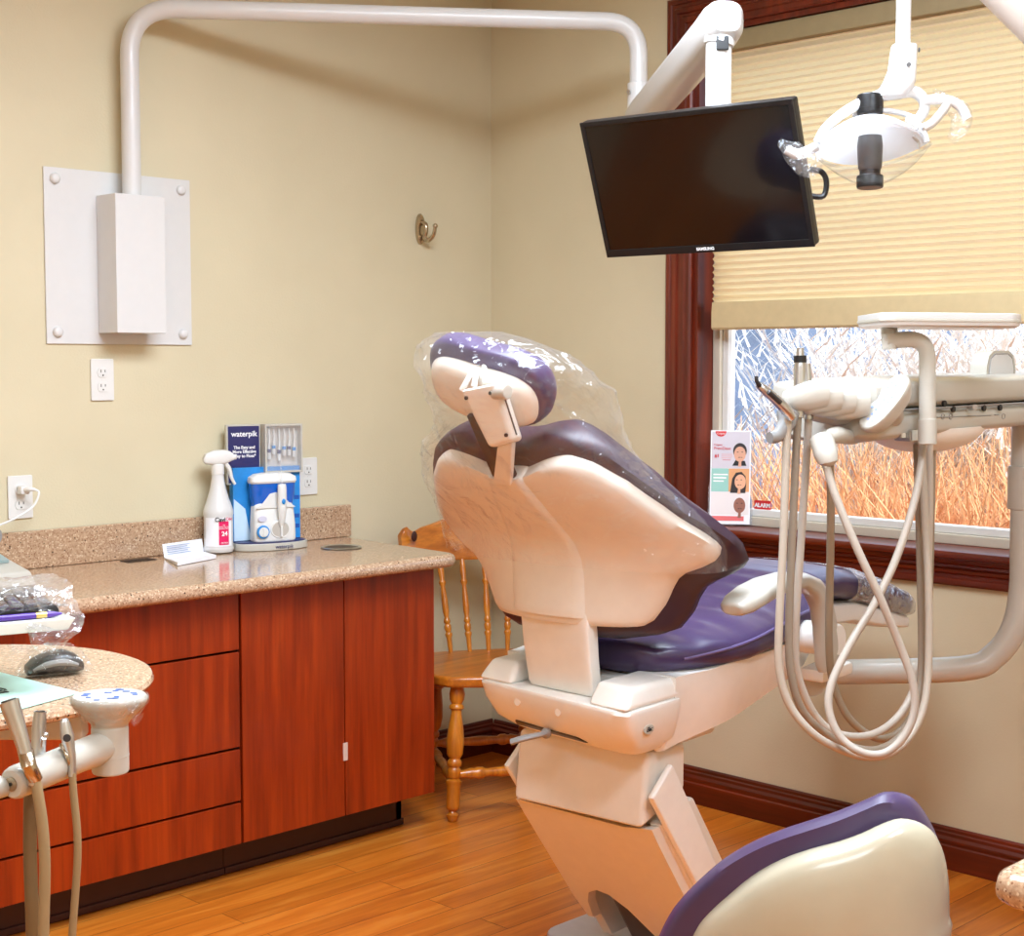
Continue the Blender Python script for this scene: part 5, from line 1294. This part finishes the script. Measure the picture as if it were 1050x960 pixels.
# mouse in its film cover
mc_ = onz(56, 690, ZT+.002); me_ = (onz(88, 686, ZT)-onz(24, 692, ZT)).normalized(); mf_ = Z.cross(me_)
def mring(t, hw, z0, z1, e=2.6): return sring(mc_+me_*t+Z*(z0+z1)/2, mf_, Z, hw, (z1-z0)/2, 24, e)
ms = thing('computer_mouse', 'black computer mouse under clear film on the round table', 'mouse', mc_)
k_ = (onz(86, 688, ZT)-onz(26, 692, ZT)).length
build('body', G().loft([mring(t*k_, hw, z0, z1) for t, hw, z0, z1 in ((-.5, .010, .004, .010), (-.48, .022, .001, .016), (-.35, .029, .0, .027), (-.1, .031, .0, .037), (.15, .031, .0, .038), (.35, .028, .0, .030), (.47, .020, .002, .018), (.5, .008, .006, .012))]), BLACK, ms, sharp=60)
build('side_stripe', G().tube([mc_+me_*t*k_-mf_*o+Z*z for t, o, z in ((-.42, .027, .012), (-.2, .0305, .020), (.1, .0305, .022), (.35, .0275, .015))], [.002, .005, .006, .003], 8, 4), GREY, ms)
rings = []
for k in range(19):
    t = -.60+1.2*k/18; a = max(.0, 1-(abs(t)/.60)**3.0)
    hw = .012+.026*a; zz_ = .008+.038*a
    rings.append([p+V((noise.noise(p*60), noise.noise(p*60+V((9, 0, 0))), abs(noise.noise(p*70))))*.005 for p in sring(mc_+me_*t*k_*1.08+Z*zz_*.5, mf_, Z, hw, zz_*.52, 28, 2.4)])
single('mouse_film', G().loft(rings, caps=False), FILMT, 'crinkled clear film wrapped round the black mouse', 'plastic film', mc_, sharp=40, wn=False)
# keyboard tray above the table, its keyboard bagged in film
KD = 2.30
ZK = .955
kt = [onz(77.5, 634, ZK), onz(52, 629, ZK), onz(-130, 632, ZK), onz(-130, 655, ZK), onz(-10, 646, ZK)]
kr = onz(77.5, 632, ZK); kl = V((kr.x, kr.y, ZK))
k0, k1 = onz(78, 633.5, ZK), onz(-120, 650, ZK)
kx = (k0-k1).normalized(); ky = Z.cross(kx); ky = ky if ky.dot(FW) > 0 else -ky
def KP(a, b, z): return k0+kx*a+ky*b+Z*z
kp = thing('keyboard_tray', 'white keyboard tray above the round table', 'keyboard tray', KP(-.25, .1, 0))
build('shelf', G().hexa([KP(-.6, 0, -.018), KP(-.012, 0, -.018), KP(-.03, .20, -.018), KP(-.6, .20, -.018)], [KP(-.6, 0, 0), KP(0, 0, 0), KP(-.02, .20, 0), KP(-.6, .20, 0)], .002), plain('pale_shelf_plastic', (226, 228, 220), .35, .01), kp)
build('support_arm', G().tube([KP(-.5, .1, -.018), KP(-.5, .1, -.05), KP(-.56, .15, -.08), V((tcx-.19, tcy+.05, ZT+.05)), V((tcx-.19, tcy+.05, ZT+.001))], .013, 12), WARMW, kp)
kb_ = thing('keyboard', 'black keyboard on the white tray inside clear film', 'keyboard', KP(-.25, .1, .001))
g = G().hexa([KP(-.55, .035, .001), KP(-.015, .035, .001), KP(-.015, .185, .001), KP(-.55, .185, .001)], [KP(-.55, .035, .014), KP(-.018, .035, .014), KP(-.018, .185, .026), KP(-.55, .185, .026)], .004)
build('case', g, BLACK, kb_)
g = G()
for r in range(5):
    for q in range(24):
        a = -.53+.0215*q; b = .045+.026*r; z = .0145+.0021*r*1.02
        g.box((-.0085, -.0105, 0), (.0085, .0105, .007), .0015, M=basis(KP(a, b+.01, z), kx, (ky+Z*.08)), seg=1)
build('keys', g, DGREY, kb_)
def kfilm(u_, v_):
    a = -.60+.605*u_; th = v_*2*PI; y_ = math.cos(th); z_ = math.sin(th); y_ = math.copysign(abs(y_)**.5, y_)
    p = KP(a, .112+.090*y_, .018+.016*max(z_, -.75)+(.010 if z_ > 0 else 0))
    return p+V((noise.noise(p*34), noise.noise(p*34+V((5, 0, 0))), noise.noise(p*30+V((0, 9, 0)))*1.4))*.007+V((0, 0, noise.noise(V((a*90+y_*20, y_*4, z_*2)))*.004+.004))
g = G().grid(kfilm, 60, 40)
# loose end of the bag hanging over the tray end
def flap(u_, v_):
    q = [KP(-.04, .16, .030), KP(.012, .10, .025), KP(.022, .03, -.002), KP(.006, -.005, -.022), KP(-.03, -.006, -.048)]
    r2 = [KP(-.08, .17, .03), KP(-.05, .08, .03), KP(-.05, .02, .006), KP(-.08, -.008, -.012), KP(-.055, -.01, -.050)]
    t = v_*(len(q)-1); i = min(int(t), len(q)-2); f = t-i
    a = q[i].lerp(q[i+1], f); b = r2[i].lerp(r2[i+1], f); p = a.lerp(b, u_)
    return p+V((noise.noise(p*40), noise.noise(p*40+V((5, 0, 0))), noise.noise(p*40+V((0, 9, 0)))))*.006-V((FW.x, FW.y, 0))*(.006*math.sin(u_*PI*3))
g.grid(flap, 24, 40)
single('keyboard_film', g, film('creased_clear_film', .26, .07, .13, bump=1.0, scale=30), 'crinkled clear bag over the keyboard with its loose end hanging off the tray', 'plastic bag', KP(-.2, .1, .03), sharp=40, wn=False)
pn0, pn1 = KP(-.045, .018, .0055), KP(-.19, .016, .0055)
pen = thing('pen', 'purple pen lying on the front edge of the keyboard tray', 'pen', pn0)
build('barrel', G().cyl(pn0-kx*.012, pn1, .0048, n=14, bev=.001), PENP, pen)
build('grip_ring', G().cyl(pn0-kx*.012, pn0+kx*.004, .0050, n=14), plain('gold_ring', (226, 190, 110), .3, metal=.6), pen)
build('pen_tip', G().tube([pn0+kx*.004, pn0+kx*.014, pn0+kx*.028], [.0048, .0046, .0014], 14), PENP, pen)

# ------------------------------------------------------------------ assistant's instrument arm
AD = 1.98
ia = thing('assistant_arm', 'white assistant arm with a round control pad and instrument holders in the left foreground', 'dental arm', D(113, 790, AD))
aw = AD/FPX
def A(px, py, dt=0): return D(px, py, AD+dt)
axp = A(113, 770)
def AZ(py): return V((axp.x, axp.y, A(113, py).z))
build('post', G().cyl(AZ(743), AZ(793), 18.8*aw, n=36, bev=.004).tube([AZ(774), AZ(775.2)], 19.1*aw, 36), WARMW, ia)
tl = math.radians(4)
pdn = (Z+RT*.06-V((FW.x, FW.y, 0))*.05).normalized()
pr_ = [(13, 748), (18.6, 744), (19, 741), (28, 731), (36, 723), (38.5, 718), (38.5, 714.5), (36, 712)]
rings = []
for r, py in pr_:
    c = AZ(py); c = c+ (RT*.0)
    rings.append([c+RT*(r*aw*math.cos(2*PI*k/48))+V((FW.x, FW.y, 0)).normalized()*(r*aw*.92*math.sin(2*PI*k/48)) for k in range(48)])
pd_ = build('control_pad', G().loft(rings), WARMW, ia, sharp=45)
g = G(); fl_ = V((FW.x, FW.y, 0)).normalized()
random.seed(3)
for k in range(14):
    a = random.uniform(0, 2*PI); r = (.35+.5*random.random())*34*aw; c = AZ(711.8)+RT*(r*math.cos(a))+fl_*(r*.9*math.sin(a))
    g.prism(rrect(.006+.004*random.random(), .004, .001), 0, .0006, M=basis(c, RT, fl_))
build('printed_icons', g, BINK, pd_, wn=False)
rings = []
for r, py in ((37, 711), (39.3, 712.5), (39.6, 719), (33, 729), (24, 739)):
    c = AZ(py); rings.append([c+RT*(r*aw*math.cos(2*PI*k/48)*(1+.03*math.sin(k*2.3)))+fl_*(r*aw*.93*math.sin(2*PI*k/48)) for k in range(48)])
g = G().loft(rings, caps=False)
g.grid(lambda u_, v_: A(134+12*u_, 722+22*v_*(.5+.5*math.sin(u_*PI)), -.03)+FW*(.01*math.sin(v_*9+u_*5)), 8, 8)
single('pad_film', g, FILMT, 'clear film over the round control pad of the assistant arm', 'plastic film', AZ(715), sharp=40, wn=False)
b0, b1 = A(112, 763), A(17, 802, -.16)
bd2 = (b1-b0).normalized(); R0 = 16*aw
build('holder_bar', G().tube([b0, b1, b1+bd2*.006, b1+bd2*.009], [R0, R0, R0*.93, R0*.8], 36), WARMW, ia)
ec = build('bar_end_cap', G().cyl(b1+bd2*.008, b1+bd2*.0105, R0*.42, n=24), NICKEL, ia)
build('cap_screw', G().cyl(b1+bd2*.0105, b1+bd2*.0112, R0*.11, n=12), BLACK, ec)
# instruments in the holders
def inst(nm, label, cat, at): return thing(nm, label, cat, at)
i1 = inst('suction_tip', 'large bent steel suction handle at the capped end of the assistant arm', 'suction handle', A(36, 805, -.16))
dI = -.17
build('body', G().tube([A(9, 719, dI-.0), A(12, 728, dI), A(21, 755, dI), A(27, 775, dI), A(34, 800, dI), A(35, 805, dI)], [9.5*aw, 9*aw, 7.2*aw, 6.2*aw, 5.6*aw, 5.2*aw], 22, 3), CHROME, i1)
build('opening', G().cyl(A(8.6, 717.6, dI), A(9, 719, dI), 7*aw, n=20), DGREY, i1)
build('clip', G().tube([A(26, 770, dI+.005), A(30, 786, dI-.012), A(37, 800, dI)], [7.5*aw, 7.2*aw, 6.5*aw], 16, 3, flat=.7), NICKEL, i1)
build('hose', G().tube([A(36, 800, dI), A(39, 815, dI), A(44, 850, dI), A(46, 890, dI), A(45, 940, dI), A(43, 1010, dI), A(36, 1120, dI), A(20, 1240, dI)], 5.2*aw, 14, 5), HOSED, i1)
i2 = inst('suction_nozzle', 'short tapered steel suction valve with a side lever in the middle of the assistant arm', 'suction valve', A(38, 774, -.09))
build('body', G().tube([A(38, 782, -.10), A(39, 770, -.10), A(40, 745, -.10), A(41, 731, -.10)], [7.6*aw, 7.2*aw, 6.8*aw, 6.0*aw], 20).tube([A(41, 731, -.10), A(41.1, 729.6, -.10)], [6.2*aw, 6.2*aw], 20), CHROME, i2)
build('bore', G().cyl(A(41.1, 729.8, -.101), A(41.1, 729.2, -.101), 4.6*aw, n=18), BLACK, i2)
build('lever', G().sphere(A(46.5, 754, -.12), 3*aw, 10).tube([A(44, 765, -.11), A(45, 757, -.115)], 2.4*aw, 10), CHROME, i2)
build('hose', G().tube([A(32, 800, -.09), A(31, 830, -.10), A(31, 880, -.10), A(33, 940, -.10), A(34, 1010, -.09), A(30, 1120, -.06), A(10, 1240, 0)], 6.6*aw, 14, 5), plain('dark_tan_hose', (112, 88, 56), .45, .03), i2)
i3 = inst('saliva_ejector', 'slim steel saliva ejector valve with a round button nearest the control pad', 'saliva ejector', A(73, 785, -.06))
d3 = -.102
build('body', G().tube([A(66, 737, d3), A(66.5, 741, d3), A(69, 755, d3), A(72, 768, d3), A(74, 782, d3), A(74, 796, d3)], [3.2*aw, 5*aw, 7.2*aw, 5.2*aw, 4.0*aw, 4.4*aw], 20, 3, flat=.8), CHROME, i3)
build('button', G().cyl(A(68.8, 757, d3-.008), A(68.6, 757, d3-.012), 3.8*aw, n=18), DKMET, i3)
build('clip', G().tube([A(63, 764, d3+.01), A(68, 774, d3-.004), A(73, 788, d3-.0)], [2.4*aw]*3, 10, 3), NICKEL, i3)
build('hose', G().tube([A(74, 793, d3), A(75.5, 815, d3), A(79, 850, d3), A(79.5, 880, d3), A(77, 920, d3), A(74, 960, d3), A(70, 1030, d3), A(66, 1130, d3), A(60, 1240, d3)], 3.7*aw, 12, 5), HOSED, i3)
# support for the arm, out of view below
e1_ = A(-110, 842, -.30)
build('support', G().tube(fillet([A(113, 772), e1_, V((e1_.x, e1_.y, .02))], .08), .013, 16).cyl((e1_.x, e1_.y, .001), (e1_.x, e1_.y, .02), .12, n=32, bev=.004), WARMW, ia)

# ------------------------------------------------------------------ ceiling lights, daylight
def troffer(x, y, sx_, sy_, w):
    o = thing('ceiling_light', 'recessed white ceiling light panel', 'ceiling light', (x, y, ZC), 'ceiling light panels')
    g = G(); t = .03
    g.box((x-sx_/2-t, y-sy_/2-t, ZC-.012), (x+sx_/2+t, y-sy_/2, ZC-.0005)).box((x-sx_/2-t, y+sy_/2, ZC-.012), (x+sx_/2+t, y+sy_/2+t, ZC-.0005)).box((x-sx_/2-t, y-sy_/2, ZC-.012), (x-sx_/2, y+sy_/2, ZC-.0005)).box((x+sx_/2, y-sy_/2, ZC-.012), (x+sx_/2+t, y+sy_/2, ZC-.0005))
    build('frame', g, WHITE, o, wn=False)
    build('diffuser', G().box((x-sx_/2, y-sy_/2, ZC-.006), (x+sx_/2, y+sy_/2, ZC-.002)), emis('lit_diffuser', (255, 244, 226), 1.5), o, wn=False)
    l = bpy.data.lights.new('ceiling_lamp', 'AREA'); l.shape = 'RECTANGLE'; l.size = sx_; l.size_y = sy_; l.energy = w; l.color = LCOL
    lo = bpy.data.objects.new('ceiling_lamp', l); COL.objects.link(lo); lo.location = (x, y, ZC-.015)
for a_l in LIGHTS: troffer(*a_l)
sun = bpy.data.lights.new('sun', 'SUN'); sun.energy = SUN_E; sun.angle = .01; sun.color = (1, .95, .88)
so2 = bpy.data.objects.new('sun', sun); COL.objects.link(so2); so2.rotation_euler = V((-.10, .80, -.62)).to_track_quat('-Z', 'Y').to_euler()
w = bpy.data.worlds.new('sky'); SC.world = w; w.use_nodes = True; nt = w.node_tree
bg = nt.nodes['Background']
bg.inputs[0].default_value = (.62, .78, 1, 1); bg.inputs[1].default_value = SKY_E
SC.view_settings.view_transform = 'Standard'; SC.view_settings.look = 'None'; SC.view_settings.gamma = 1; SC.view_settings.use_curve_mapping = False
SC.view_settings.exposure = EXPO
SC.cycles.max_bounces = 8; SC.cycles.transparent_max_bounces = 16; SC.cycles.diffuse_bounces = 4; SC.cycles.caustics_reflective = False; SC.cycles.caustics_refractive = False
SC.cycles.use_denoising = True
SC.cycles.sample_clamp_indirect = 6
